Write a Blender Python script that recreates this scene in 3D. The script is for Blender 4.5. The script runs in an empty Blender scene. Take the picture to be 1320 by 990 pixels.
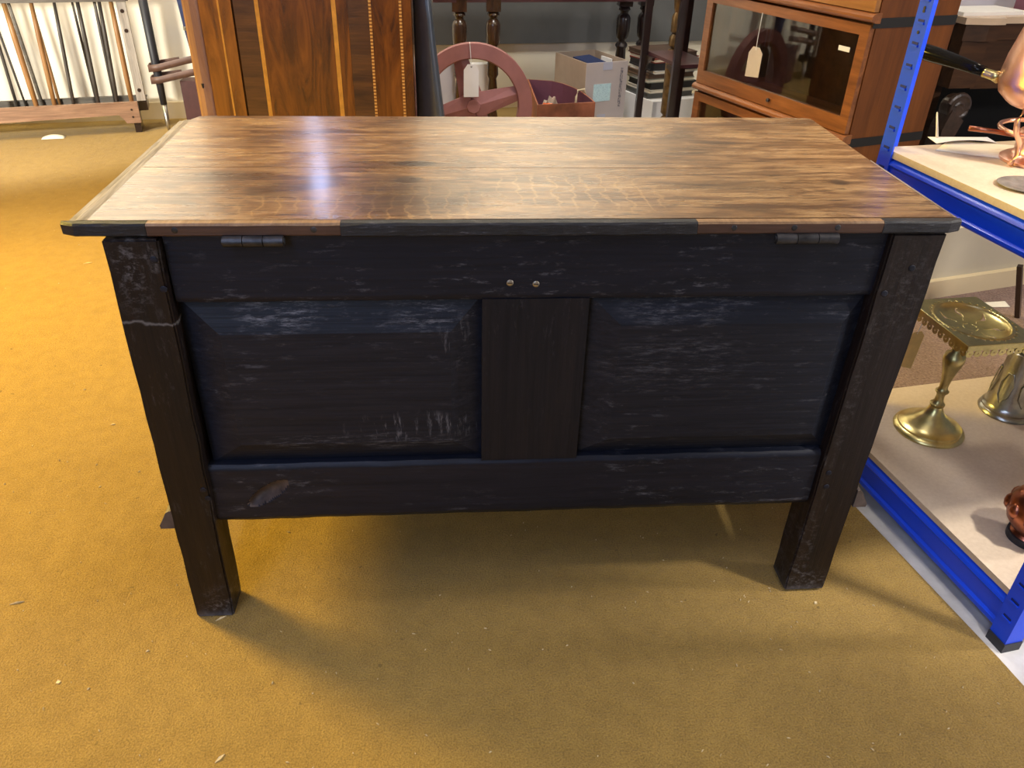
import bpy, bmesh, math, random
from mathutils import Vector, Matrix
random.seed(7)
S = bpy.context.scene
C = S.collection
PI = math.pi

# ------------------------------------------------------------------ camera
cd = bpy.data.cameras.new('camera'); cam = bpy.data.objects.new('camera', cd); C.objects.link(cam)
R_ = Vector((0.99556, -0.07391, 0.02484)); U_ = Vector((0.01949, 0.53468, 0.84483))
F_ = Vector((0.0757, 0.8416, -0.5347)).normalized()
R_ = (R_ - F_ * R_.dot(F_)).normalized(); U_ = R_.cross(F_)
m = Matrix((R_, U_, -F_)).transposed().to_4x4(); m.translation = (0.455, -1.0136, 1.1189)
cam.matrix_world = m
cd.sensor_fit = 'HORIZONTAL'; cd.sensor_width = 36; cd.lens = 1026.95 * 36 / 1320
cd.clip_start = 0.02
S.camera = cam

# ------------------------------------------------------------------ world, lights, exposure
w = bpy.data.worlds.new('world'); S.world = w; w.use_nodes = True
w.node_tree.nodes['Background'].inputs[0].default_value = (0.80, 0.86, 1.0, 1)
w.node_tree.nodes['Background'].inputs[1].default_value = 0.13

def lamp(name, kind, loc, target, energy, color, size=0.3, size_y=None, spread=None, angle=None, blend=0.4):
    l = bpy.data.lights.new(name, kind); l.energy = energy; l.color = color
    if kind == 'AREA':
        l.size = size
        if size_y: l.shape = 'RECTANGLE'; l.size_y = size_y
        if spread: l.spread = spread
    else:
        l.shadow_soft_size = size
        if kind == 'SPOT': l.spot_size = angle or 1.2; l.spot_blend = blend
    o = bpy.data.objects.new(name, l); C.objects.link(o); o.location = loc
    o.rotation_euler = (Vector(target) - Vector(loc)).to_track_quat('-Z', 'Y').to_euler()
    return o
lamp('warm_spot_light', 'SPOT', (-2.2, 1.5, 1.75), (-0.25, 0.05, 0.05), 640, (1.0, 0.70, 0.12), 0.42, None, None, 1.95, 1.0)
lamp('warm_spot_light', 'SPOT', (-2.5, 1.7, 2.3), (-1.25, 1.75, 0.0), 210, (1.0, 0.69, 0.12), 0.2, None, None, 1.5, 1.0)  # added second warm lamp, lifts the dim carpet at back left
lamp('added_wall_wash_light', 'AREA', (-1.5, 2.55, 2.6), (-1.3, 3.4, 1.75), 24, (1.0, 0.95, 0.86), 0.4, None, 1.75)  # added lamp, brightens the upper left wall mirrored in the lid
lamp('added_rack_spot_light', 'SPOT', (-2.1, 1.1, 0.9), (-1.35, 3.3, 0.40), 290, (1.0, 0.96, 0.86), 0.12, None, None, 0.9, 0.5)  # added lamp, low and out of view, whitens the wall behind the rack
lamp('added_wall_wash_light', 'AREA', (1.0, 2.95, 2.6), (1.0, 3.65, 1.7), 14, (1.0, 0.97, 0.90), 0.4, None, 1.9)  # added lamp, brightens the centre wall for the lid's white reflection
lamp('ceiling_light', 'AREA', (0.7, -0.12, 2.65), (0.7, -0.1, 0.0), 6, (1.0, 0.94, 0.96), 0.25)
lamp('added_strip_light', 'AREA', (-0.69, -1.9, 2.72), (-0.69, -1.9, 0.0), 26, (0.50, 0.60, 1.0), 0.08, 1.9)  # added tube lamp, reaches the lid as a bluish streak via the wardrobe mirror
lamp('side_light', 'AREA', (3.4, -0.2, 1.5), (0.6, 0.0, 0.0), 25, (1.0, 0.94, 0.92), 0.2)
lamp('shop_front_daylight', 'AREA', (1.0, -6.6, 5.0), (0.6, -1.0, 0.6), 190, (0.93, 0.92, 1.0), 0.15)
lamp('shop_window_light', 'AREA', (-0.6, -2.6, 1.7), (0.5, 0.0, 0.4), 15, (0.55, 0.71, 1.0), 1.0, 0.8)
lamp('shelf_spot_light', 'SPOT', (2.1, -0.62, 2.0), (1.6, 0.3, 0.6), 150, (1.0, 0.93, 0.84), 0.08, None, None, 0.8, 0.6)
lamp('back_spot_light', 'AREA', (2.6, 0.9, 2.6), (1.7, 1.6, 0.7), 12, (1.0, 0.86, 0.62), 0.3)
lamp('rear_ceiling_light', 'AREA', (0.9, 2.0, 2.65), (0.9, 2.8, 0.0), 28, (1.0, 0.95, 0.88), 0.4)
S.view_settings.view_transform = 'Standard'; S.view_settings.look = 'None'
S.view_settings.exposure = 0.35; S.view_settings.gamma = 1

# ------------------------------------------------------------------ materials
def new_mat(name):
    m = bpy.data.materials.new(name); m.use_nodes = True
    return m, m.node_tree.nodes, m.node_tree.links, m.node_tree.nodes['Principled BSDF']
def ramp(N, L, src, stops):
    r = N.new('ShaderNodeValToRGB'); e = r.color_ramp.elements
    while len(e) > 1: e.remove(e[-1])
    for i, (p, c) in enumerate(stops):
        k = e[0] if i == 0 else e.new(p)
        k.position = p; k.color = (c, c, c, 1) if not isinstance(c, tuple) else (*c, 1)
    L.new(src, r.inputs[0]); return r.outputs[0]
def coords(N, L, scale=(1, 1, 1), kind='Object', rot=(0, 0, 0), loc=(0, 0, 0)):
    t = N.new('ShaderNodeTexCoord'); mp = N.new('ShaderNodeMapping')
    mp.inputs['Scale'].default_value = scale; mp.inputs['Rotation'].default_value = rot; mp.inputs['Location'].default_value = loc
    L.new(t.outputs[kind], mp.inputs[0]); return mp.outputs[0]
def noise(N, L, vec, scale=5, detail=4, rough=0.5, dist=0.0):
    n = N.new('ShaderNodeTexNoise'); n.inputs['Scale'].default_value = scale; n.inputs['Detail'].default_value = detail
    n.inputs['Roughness'].default_value = rough; n.inputs['Distortion'].default_value = dist
    L.new(vec, n.inputs['Vector']); return n.outputs['Fac']
def mix(N, L, fac, a, b, mode='MIX'):
    x = N.new('ShaderNodeMix'); x.data_type = 'RGBA'; x.blend_type = mode
    for sock, v in ((x.inputs[0], fac), (x.inputs[6], a), (x.inputs[7], b)):
        if isinstance(v, (int, float)): sock.default_value = v
        elif isinstance(v, tuple): sock.default_value = (*v, 1)
        else: L.new(v, sock)
    return x.outputs[2]
def maths(N, L, op, a, b=None, clamp=False):
    x = N.new('ShaderNodeMath'); x.operation = op; x.use_clamp = clamp
    for i, v in enumerate((a, b)):
        if v is None: continue
        if isinstance(v, (int, float)): x.inputs[i].default_value = v
        else: L.new(v, x.inputs[i])
    return x.outputs[0]
def bump(N, L, bsdf, h, strength=0.3, dist=0.01):
    b = N.new('ShaderNodeBump'); b.inputs['Strength'].default_value = strength; b.inputs['Distance'].default_value = dist
    L.new(h, b.inputs['Height']); L.new(b.outputs[0], bsdf.inputs['Normal'])
def plain(name, col, rough=0.5, metal=0.0, var=0.12, scale=8, bumps=0.0, coat=0.0, bscale=60):
    m, N, L, B = new_mat(name)
    v = coords(N, L); n = noise(N, L, v, scale, 5, 0.6)
    lo = tuple(c * (1 - var) for c in col); hi = tuple(min(1, c * (1 + var)) for c in col)
    L.new(ramp(N, L, n, [(0.3, lo), (0.7, hi)]), B.inputs['Base Color'])
    B.inputs['Roughness'].default_value = rough; B.inputs['Metallic'].default_value = metal
    B.inputs['Coat Weight'].default_value = coat; B.inputs['Coat Roughness'].default_value = 0.12
    if bumps: bump(N, L, B, noise(N, L, v, bscale, 3), bumps, 0.003)
    return m
def wood(name, dark, light, axis='x', rough=0.4, coat=0.0, stretch=14, scale=3.0, grain=0.25, dist=0.6, wear=None, spec=0.5):
    m, N, L, B = new_mat(name)
    s = {'x': (1, stretch, stretch), 'y': (stretch, 1, stretch), 'z': (stretch, stretch, 1)}[axis]
    v = coords(N, L, s)
    n1 = noise(N, L, v, scale, 8, 0.62, dist); n2 = noise(N, L, coords(N, L, tuple(k * 5 if k > 1 else 2 for k in s)), scale, 4, 0.6)
    mid = tuple((a + b) / 2 for a, b in zip(dark, light))
    c1 = ramp(N, L, n1, [(0.28, dark), (0.5, mid), (0.74, light)])
    c = mix(N, L, grain * 2, c1, ramp(N, L, n2, [(0.35, (0.55, 0.55, 0.55)), (0.6, (1, 1, 1))]), 'MULTIPLY')
    if wear:
        wn = noise(N, L, coords(N, L, tuple(k ** 0.5 for k in s)), 22, 10, 0.78)
        big = noise(N, L, coords(N, L), 4.5, 3)
        msk = maths(N, L, 'MULTIPLY', ramp(N, L, wn, [(0.56, 0.0), (0.70, 1.0)]), ramp(N, L, big, [(0.42, 0.0), (0.66, 1.0)]))
        c = mix(N, L, maths(N, L, 'MULTIPLY', msk, wear[1]), c, wear[0])
    L.new(c, B.inputs['Base Color'])
    rr = ramp(N, L, n1, [(0.3, min(1, rough * 1.25)), (0.7, rough * 0.85)]); L.new(rr, B.inputs['Roughness'])
    B.inputs['Specular IOR Level'].default_value = spec
    B.inputs['Coat Weight'].default_value = coat; B.inputs['Coat Roughness'].default_value = 0.15
    bump(N, L, B, n2, 0.25, 0.002)
    return m
def blob(N, L, sep, x, y, rx, ry, nz):          # soft oval mark at a fixed place on a board
    dx = maths(N, L, 'DIVIDE', maths(N, L, 'SUBTRACT', sep.outputs[0], x), rx)
    dy = maths(N, L, 'DIVIDE', maths(N, L, 'SUBTRACT', sep.outputs[1], y), ry)
    d = maths(N, L, 'SQRT', maths(N, L, 'ADD', maths(N, L, 'MULTIPLY', dx, dx), maths(N, L, 'MULTIPLY', dy, dy)))
    d = maths(N, L, 'ADD', d, maths(N, L, 'MULTIPLY', maths(N, L, 'SUBTRACT', nz, 0.5), 1.3))
    return maths(N, L, 'SUBTRACT', 1.0, d, True)
def lid_wood(name, stains, flecks, tint=1.0):
    m, N, L, B = new_mat(name)
    raw = coords(N, L); sep = N.new('ShaderNodeSeparateXYZ'); L.new(raw, sep.inputs[0]); t = tint
    n1 = noise(N, L, coords(N, L, (1.6, 20, 20)), 2.6, 10, 0.72, 1.4)
    n2 = noise(N, L, coords(N, L, (3, 110, 110)), 3, 5, 0.75)
    n3 = noise(N, L, coords(N, L, (2.4, 6, 6)), 2.4, 7, 0.70, 0.8)
    c = ramp(N, L, n1, [(0.30, (0.19 * t, 0.092 * t, 0.034 * t)), (0.42, (0.34 * t, 0.19 * t, 0.085 * t)), (0.54, (0.48 * t, 0.295 * t, 0.14 * t)), (0.68, (0.62 * t, 0.42 * t, 0.23 * t))])
    c = mix(N, L, 0.8, c, ramp(N, L, n3, [(0.38, (0.20, 0.15, 0.115)), (0.47, (0.58, 0.50, 0.44)), (0.56, (1, 1, 1))]), 'MULTIPLY')
    c = mix(N, L, 0.6, c, ramp(N, L, n2, [(0.36, (0.40, 0.35, 0.32)), (0.54, (1, 1, 1))]), 'MULTIPLY')
    dash = noise(N, L, coords(N, L, (11, 80, 80)), 2.0, 4, 0.6)
    c = mix(N, L, ramp(N, L, dash, [(0.585, 0.0), (0.655, 0.9)]), c, (0.040, 0.022, 0.013))
    mid_ = noise(N, L, coords(N, L, (2.6, 26, 26)), 2.3, 9, 0.78, 0.6)
    c = mix(N, L, ramp(N, L, mid_, [(0.50, 0.0), (0.60, 0.85)]), c, (0.085, 0.040, 0.018))
    pale = noise(N, L, coords(N, L, (4, 60, 60)), 2.0, 4, 0.6)
    c = mix(N, L, ramp(N, L, pale, [(0.60, 0.0), (0.72, 0.55)]), c, (0.60 * t, 0.38 * t, 0.18 * t))
    if flecks:                                  # medullary rays of quarter sawn oak
        wv = N.new('ShaderNodeTexWave'); wv.wave_type = 'BANDS'; wv.bands_direction = 'X'
        wv.inputs['Scale'].default_value = 5.5; wv.inputs['Distortion'].default_value = 7; wv.inputs['Detail'].default_value = 4; wv.inputs['Detail Scale'].default_value = 1.6; wv.inputs['Detail Roughness'].default_value = 0.6
        L.new(coords(N, L, (2.2, 2.6, 2.0)), wv.inputs['Vector'])
        fb = maths(N, L, 'MAXIMUM', blob(N, L, sep, 0.37, 0.08, 0.16, 0.10, raw_n(N, L)), maths(N, L, 'MAXIMUM', blob(N, L, sep, 0.66, 0.12, 0.16, 0.10, raw_n(N, L)), blob(N, L, sep, 0.21, 0.07, 0.06, 0.06, raw_n(N, L))))
        fm = maths(N, L, 'MULTIPLY', ramp(N, L, wv.outputs['Fac'], [(0.88, 0.0), (0.99, 0.42)]), ramp(N, L, fb, [(0.05, 0.0), (0.4, 1.0)]))
        c = mix(N, L, fm, c, (0.66 * t, 0.42 * t, 0.19 * t))
    dn = noise(N, L, coords(N, L, (7, 28, 28)), 3, 6, 0.7)
    for (x, y, rx, ry, k) in stains:
        b = blob(N, L, sep, x, y, rx, ry, dn)
        c = mix(N, L, maths(N, L, 'MULTIPLY', ramp(N, L, b, [(0.0, 0.0), (0.45, 1.0)]), k), c, (0.035, 0.02, 0.013))
    L.new(c, B.inputs['Base Color'])
    L.new(ramp(N, L, n1, [(0.3, 0.34), (0.7, 0.24)]), B.inputs['Roughness'])
    B.inputs['Specular IOR Level'].default_value = 0.5
    B.inputs['Coat Weight'].default_value = 0.35; B.inputs['Coat Roughness'].default_value = 0.16
    bump(N, L, B, n2, 0.25, 0.0012)
    return m
def raw_n(N, L): return noise(N, L, coords(N, L), 9, 3)

M = {}
M['lid_far'] = lid_wood('oak_lid_far', [(0.75, 0.46, 0.10, 0.012, 0.35), (0.10, 0.47, 0.09, 0.012, 0.4), (0.400, 0.259, 0.040, 0.019, 0.98), (0.415, 0.256, 0.030, 0.012, 0.98), (0.36, 0.50, 0.07, 0.03, 0.35), (0.93, 0.385, 0.055, 0.012, 0.7), (0.16, 0.40, 0.10, 0.02, 0.3), (0.30, 0.345, 0.06, 0.01, 0.4)], False, 0.86)
M['lid_near'] = lid_wood('oak_lid_near', [(0.394, 0.178, 0.030, 0.020, 0.9), (0.112, 0.19, 0.10, 0.03, 0.5), (0.21, 0.13, 0.06, 0.05, 0.5), (1.066, 0.166, 0.018, 0.018, 0.8), (0.42, 0.11, 0.12, 0.10, 0.5), (0.36, 0.12, 0.07, 0.11, 0.4), (0.27, 0.17, 0.05, 0.03, 0.4), (0.88, 0.15, 0.12, 0.03, 0.3)], True, 0.80)
M['edge_grey'] = wood('worn_grey_edge', (0.10, 0.07, 0.05), (0.36, 0.29, 0.22), 'y', 0.4, 0, 10, 9, 0.4)
M['oak_edge'] = wood('pale_oak_edge', (0.22, 0.12, 0.055), (0.42, 0.26, 0.13), 'y', 0.45)
M['patch'] = wood('brown_patch', (0.055, 0.026, 0.017), (0.15, 0.075, 0.048), 'x', 0.45)
BW = ((0.22, 0.22, 0.25), 0.75)
M['black_x'] = wood('black_oak_rail', (0.004, 0.0055, 0.012), (0.011, 0.0145, 0.029), 'x', 0.5, 0.0, 16, 2.6, 0.3, 0.8, BW)
def black_panel():
    m = wood('black_oak_panel', (0.0045, 0.0065, 0.0145), (0.015, 0.0195, 0.034), 'x', 0.48, 0.0, 24, 2.6, 0.4, 1.4, ((0.20, 0.20, 0.23), 0.5))
    N, L = m.node_tree.nodes, m.node_tree.links; B = N['Principled BSDF']; base = B.inputs['Base Color'].links[0].from_socket
    sp_ = N.new('ShaderNodeSeparateXYZ'); L.new(coords(N, L), sp_.inputs[0])
    cb_ = N.new('ShaderNodeCombineXYZ'); L.new(sp_.outputs[0], cb_.inputs[0]); L.new(sp_.outputs[2], cb_.inputs[1])
    s2 = N.new('ShaderNodeSeparateXYZ'); L.new(cb_.outputs[0], s2.inputs[0])
    hz = ramp(N, L, noise(N, L, coords(N, L, (14, 14, 90)), 2.2, 8, 0.8), [(0.50, 0.0), (0.66, 1.0)])
    vt = ramp(N, L, noise(N, L, coords(N, L, (70, 14, 12), rot=(0, 0.15, 0)), 1.8, 6, 0.75), [(0.54, 0.0), (0.68, 1.0)])
    rn = raw_n(N, L); c = base
    for (x, z, rx, rz, k, msk) in ((0.215, 0.588, 0.085, 0.035, 0.85, hz), (0.43, 0.585, 0.07, 0.035, 0.6, hz), (0.40, 0.392, 0.14, 0.032, 0.6, vt), (0.46, 0.55, 0.03, 0.06, 0.4, vt), (0.80, 0.59, 0.12, 0.025, 0.45, hz), (0.80, 0.50, 0.13, 0.05, 0.30, hz), (0.33, 0.365, 0.2, 0.02, 0.4, hz)):
        b = maths(N, L, 'MULTIPLY', ramp(N, L, blob(N, L, s2, x, z, rx, rz, rn), [(0.0, 0.0), (0.5, k)]), msk)
        c = mix(N, L, b, c, (0.26, 0.26, 0.29))
    L.new(c, B.inputs['Base Color']); return m
M['black_pan'] = black_panel()
M['black_z'] = wood('black_oak_post', (0.0065, 0.0038, 0.0036), (0.017, 0.0095, 0.0085), 'z', 0.48, 0.0, 14, 3, 0.3, 0.5, ((0.24, 0.22, 0.22), 0.5))
M['black_mun'] = wood('black_oak_muntin', (0.005, 0.005, 0.0085), (0.0125, 0.012, 0.018), 'z', 0.55, 0.0, 18, 3, 0.3, 0.4, ((0.2, 0.2, 0.22), 0.3))
def sawn():
    m, N, L, B = new_mat('sawn_black_edge')
    n = noise(N, L, coords(N, L, (30, 60, 190), rot=(0, 0.7, 0)), 1.6, 7, 0.75)
    L.new(ramp(N, L, n, [(0.44, (0.006, 0.0065, 0.009)), (0.60, (0.018, 0.019, 0.024)), (0.72, (0.20, 0.20, 0.22))]), B.inputs['Base Color'])
    B.inputs['Roughness'].default_value = 0.5; bump(N, L, B, n, 0.6, 0.003); return m
M['sawn'] = sawn()
def worn_post(m):                                  # scuffed feet, chips at the top and the pale crack across the left leg
    N, L = m.node_tree.nodes, m.node_tree.links; B = N['Principled BSDF']; base = B.inputs['Base Color'].links[0].from_socket
    sp_ = N.new('ShaderNodeSeparateXYZ'); L.new(coords(N, L), sp_.inputs[0])
    cb_ = N.new('ShaderNodeCombineXYZ'); L.new(sp_.outputs[0], cb_.inputs[0]); L.new(sp_.outputs[2], cb_.inputs[1])
    s2 = N.new('ShaderNodeSeparateXYZ'); L.new(cb_.outputs[0], s2.inputs[0])
    rn = raw_n(N, L); ch_ = ramp(N, L, noise(N, L, coords(N, L, (40, 40, 60)), 1.6, 8, 0.8), [(0.50, 0.0), (0.66, 1.0)])
    c = base
    for (x, z, rx, rz, k) in ((0.045, 0.685, 0.05, 0.04, 0.42), (0.03, 0.64, 0.03, 0.05, 0.3), (0.055, 0.03, 0.05, 0.06, 0.5), (1.11, 0.02, 0.06, 0.05, 0.4), (1.085, 0.10, 0.02, 0.15, 0.3), (1.12, 0.62, 0.05, 0.10, 0.16), (1.09, 0.45, 0.012, 0.2, 0.2)):
        c = mix(N, L, maths(N, L, 'MULTIPLY', ramp(N, L, blob(N, L, s2, x, z, rx, rz, rn), [(0.0, 0.0), (0.5, k)]), ch_), c, (0.24, 0.23, 0.24))
    foot = maths(N, L, 'MULTIPLY', ramp(N, L, sp_.outputs[2], [(0.006, 1.0), (0.022, 0.0)]), ramp(N, L, noise(N, L, coords(N, L), 60, 4), [(0.35, 0.1), (0.6, 0.55)]))
    c = mix(N, L, foot, c, (0.11, 0.11, 0.125))
    wob = maths(N, L, 'MULTIPLY', maths(N, L, 'SUBTRACT', noise(N, L, coords(N, L), 45, 3), 0.5), 0.022)
    ln = maths(N, L, 'ABSOLUTE', maths(N, L, 'ADD', maths(N, L, 'SUBTRACT', sp_.outputs[2], 0.592), maths(N, L, 'ADD', wob, maths(N, L, 'MULTIPLY', sp_.outputs[0], 0.12))))
    lm = maths(N, L, 'MULTIPLY', ramp(N, L, ln, [(0.0004, 0.7), (0.0015, 0.0)]), maths(N, L, 'LESS_THAN', sp_.outputs[0], 0.2))
    c = mix(N, L, lm, c, (0.22, 0.21, 0.21))
    L.new(c, B.inputs['Base Color'])
worn_post(M['black_z'])
for k_ in ('black_x', 'black_pan', 'black_z', 'black_mun'): M[k_].node_tree.nodes['Principled BSDF'].inputs['Specular IOR Level'].default_value = 0.32
M['bare'] = plain('bare_gouged_wood', (0.085, 0.06, 0.05), 0.6, 0, 0.4, 60, 0.4)
M['iron'] = plain('worn_iron', (0.06, 0.06, 0.065), 0.46, 0.7, 0.5, 40, 0.3)
M['steel'] = plain('steel_screw', (0.45, 0.42, 0.36), 0.35, 0.9)
M['chip'] = plain('chipped_wood', (0.10, 0.075, 0.065), 0.6, 0, 0.5, 30, 0.5)
M['blue'] = plain('blue_enamel', (0.003, 0.068, 0.80), 0.42, 0, 0.04, 5, 0, 0.08)
M['blue_dark'] = plain('slot_shadow_blue', (0.002, 0.012, 0.12), 0.6)
M['black_plastic'] = plain('black_plastic', (0.02, 0.02, 0.025), 0.5)
def chipboard():
    m, N, L, B = new_mat('chipboard')
    n = noise(N, L, coords(N, L), 120, 4, 0.7); n2 = noise(N, L, coords(N, L), 5, 3)
    c = mix(N, L, 0.5, ramp(N, L, n, [(0.3, (0.50, 0.38, 0.26)), (0.7, (0.66, 0.54, 0.40))]), ramp(N, L, n2, [(0.3, (0.56, 0.44, 0.31)), (0.7, (0.66, 0.55, 0.42))]))
    L.new(c, B.inputs['Base Color']); B.inputs['Roughness'].default_value = 0.5; return m
M['chipboard'] = chipboard()
def carpet(name, lo, hi, sc=330):
    m, N, L, B = new_mat(name)
    v = coords(N, L)
    n = noise(N, L, v, sc, 3, 0.7); n2 = noise(N, L, v, 28, 5, 0.65); n3 = noise(N, L, v, 3.2, 4, 0.6)
    c = ramp(N, L, n, [(0.32, lo), (0.66, hi)])
    c = mix(N, L, 0.45, c, ramp(N, L, n2, [(0.35, (0.72, 0.70, 0.66)), (0.6, (1, 1, 1))]), 'MULTIPLY')
    c = mix(N, L, 0.35, c, ramp(N, L, n3, [(0.35, (0.78, 0.76, 0.72)), (0.62, (1, 1, 1))]), 'MULTIPLY')
    sp = noise(N, L, v, 60, 2, 0.4)
    c = mix(N, L, ramp(N, L, sp, [(0.73, 0.0), (0.77, 0.5)]), c, tuple(k * 0.35 for k in lo))
    L.new(c, B.inputs['Base Color']); B.inputs['Roughness'].default_value = 0.95
    B.inputs['Specular IOR Level'].default_value = 0.1
    B.inputs['Sheen Weight'].default_value = 0.15
    h = maths(N, L, 'ADD', n, maths(N, L, 'MULTIPLY', n2, 1.5))
    bump(N, L, B, h, 0.75, 0.006); return m
M['carpet'] = carpet('golden_carpet', (0.245, 0.149, 0.029), (0.47, 0.297, 0.069))
M['brown_carpet'] = carpet('brown_carpet', (0.17, 0.105, 0.085), (0.36, 0.25, 0.205), 150)
M['concrete'] = plain('pale_concrete', (0.58, 0.56, 0.52), 0.7, 0, 0.25, 9, 0.3)
M['cream'] = plain('cream_wall', (0.78, 0.72, 0.58), 0.7, 0, 0.04, 2)
M['riser'] = plain('cream_shaded_paint', (0.50, 0.45, 0.34), 0.6, 0, 0.08, 4)  # cream darkened, the riser's shade is put into this colour
M['skirt'] = plain('cream_skirting', (0.72, 0.60, 0.38), 0.5, 0, 0.06, 3)
M['grey'] = plain('grey_paint', (0.085, 0.085, 0.082), 0.6, 0, 0.15, 4)
M['ceiling'] = plain('white_ceiling', (0.7, 0.69, 0.66), 0.8, 0, 0.03)
M['mahog'] = wood('flame_mahogany', (0.022, 0.007, 0.004), (0.30, 0.10, 0.018), 'z', 0.24, 0.6, 6, 2.4, 0.12, 2.2)
M['mahog2'] = wood('golden_mahogany', (0.07, 0.022, 0.006), (0.46, 0.18, 0.03), 'z', 0.24, 0.6, 6, 2.2, 0.15, 1.2)
M['crossband'] = wood('crossband_veneer', (0.045, 0.018, 0.009), (0.17, 0.075, 0.028), 'x', 0.3, 0.5, 8, 4, 0.3, 0.5)
M['edge_pink'] = wood('stile_reflection_pink', (0.22, 0.10, 0.06), (0.46, 0.27, 0.19), 'z', 0.32, 0.4, 6, 3, 0.15, 0.8)  # paler pink, the rounded edge's reflection is put into the colour
M['satinwood'] = plain('satinwood_line', (0.62, 0.30, 0.05), 0.3, 0, 0.2, 30, 0, 0.4)
def dotted():
    m, N, L, B = new_mat('chequer_line')
    wv = N.new('ShaderNodeTexWave'); wv.bands_direction = 'Z'; wv.inputs['Scale'].default_value = 28
    L.new(coords(N, L), wv.inputs['Vector'])
    L.new(ramp(N, L, wv.outputs['Fac'], [(0.35, (0.25, 0.09, 0.02)), (0.6, (0.75, 0.42, 0.12))]), B.inputs['Base Color'])
    B.inputs['Roughness'].default_value = 0.3; return m
M['dotted'] = dotted()
M['mirror'] = plain('mirror_glass', (0.85, 0.87, 0.92), 0.04, 1.0, 0.0)
M['slab'] = plain('dark_blue_grey_gloss', (0.13, 0.16, 0.21), 0.36, 0.75, 0.25, 3, 0, 0.2)
M['oxide'] = plain('red_oxide_paint', (0.34, 0.145, 0.135), 0.5, 0, 0.16, 9, 0.1)
M['leather_red'] = plain('worn_red_leather', (0.32, 0.11, 0.055), 0.5, 0, 0.45, 10, 0.2)
M['plum'] = plain('plum_lining', (0.16, 0.055, 0.085), 0.6, 0, 0.2, 6)
M['card'] = plain('cardboard', (0.40, 0.31, 0.23), 0.7, 0, 0.05, 20)
M['card_dark'] = plain('cardboard_inside', (0.26, 0.20, 0.14), 0.8, 0, 0.05)
M['card_front'] = plain('printed_cardboard', (0.58, 0.51, 0.48), 0.6, 0, 0.05)
M['white'] = plain('white_card', (0.85, 0.83, 0.80), 0.6, 0, 0.03)
M['tape'] = plain('clear_tape', (0.55, 0.56, 0.66), 0.25, 0, 0.05)
M['navy'] = plain('navy_cloth', (0.012, 0.022, 0.075), 0.6, 0, 0.3, 20)
M['dark'] = plain('dark_varnished_wood', (0.020, 0.010, 0.009), 0.3, 0, 0.4, 8, 0, 0.4)
M['dark2'] = wood('dark_oak_turning', (0.022, 0.010, 0.006), (0.10, 0.05, 0.022), 'z', 0.25, 0.6, 4, 6, 0.2)
M['purple_wood'] = plain('dark_red_table', (0.085, 0.030, 0.034), 0.4, 0, 0.2, 8, 0, 0.3)
M['gilt'] = plain('gilt_brown', (0.20, 0.12, 0.04), 0.28, 0.4, 0.6, 25, 0, 0.3)
M['book_oak'] = wood('bookcase_oak', (0.16, 0.05, 0.014), (0.37, 0.135, 0.04), 'y', 0.32, 0.4, 9, 3, 0.2)
M['book_side'] = wood('bookcase_side', (0.105, 0.031, 0.007), (0.22, 0.072, 0.017), 'z', 0.4, 0.0, 7, 2.2, 0.15, spec=0.3)
M['book_oak_lit'] = wood('bookcase_oak_lit', (0.30, 0.12, 0.028), (0.46, 0.21, 0.06), 'y', 0.35, 0.3, 9, 3, 0.2)  # lit copy of the bookcase oak, light on the upper door put into colour
M['side_wood'] = wood('sideboard_wood', (0.025, 0.010, 0.004), (0.10, 0.043, 0.018), 'x', 0.4, 0.0, 7, 2.5, 0.2, spec=0.3)
M['side_top'] = plain('sideboard_top', (0.62, 0.46, 0.32), 0.25, 0, 0.15, 5)
M['carved'] = plain('carved_dark_oak', (0.050, 0.028, 0.020), 0.38, 0, 0.4, 30, 0.2, 0.1)
M['void'] = plain('kneehole_shade_and_band_black', (0.006, 0.005, 0.005), 0.7)  # kneehole's shade put into the colour; also serves the black metal bands
M['copper'] = plain('copper', (0.92, 0.55, 0.40), 0.33, 1.0, 0.12, 12)
M['copper_dark'] = plain('antique_copper', (0.42, 0.15, 0.085), 0.3, 1.0, 0.4, 14)
M['brass'] = plain('brass', (0.68, 0.58, 0.25), 0.30, 1.0, 0.18, 30)
M['brass_dull'] = plain('dull_brass', (0.46, 0.385, 0.17), 0.36, 1.0, 0.35, 25)
M['pewter'] = plain('pewter', (0.36, 0.35, 0.30), 0.28, 1.0, 0.3, 20, 0.2)
M['pewter_dull'] = plain('dull_pewter', (0.22, 0.205, 0.19), 0.6, 0.5, 0.35, 40, 0.3)
M['ebony'] = plain('black_lacquer', (0.005, 0.005, 0.006), 0.16, 0, 0.1, 8, 0, 0.04)
M['ebony'].node_tree.nodes['Principled BSDF'].inputs['Specular IOR Level'].default_value = 0.12
M['paper'] = plain('cream_paper', (0.80, 0.74, 0.60), 0.7, 0, 0.08, 12)
M['tag_buff'] = plain('greyish_tag', (0.55, 0.47, 0.41), 0.7, 0, 0.05, 20)
M['yellow_tag'] = plain('yellowed_tag', (0.62, 0.42, 0.15), 0.7, 0, 0.15, 40)
M['china'] = plain('green_white_china', (0.55, 0.58, 0.50), 0.2, 0, 0.2, 20)
M['stickoak'] = wood('stick_rack_oak', (0.17, 0.085, 0.045), (0.40, 0.235, 0.14), 'x', 0.5, 0, 8, 4, 0.3)
M['stickgrey'] = wood('stick_rack_grey', (0.06, 0.05, 0.04), (0.17, 0.15, 0.12), 'x', 0.6, 0, 8, 4, 0.3)
M['postgrey'] = wood('weathered_post', (0.28, 0.24, 0.20), (0.52, 0.47, 0.40), 'z', 0.6, 0, 8, 4, 0.3)
M['tan'] = wood('tan_spindle', (0.22, 0.10, 0.03), (0.40, 0.21, 0.075), 'z', 0.45, 0, 8, 4, 0.3)
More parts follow.
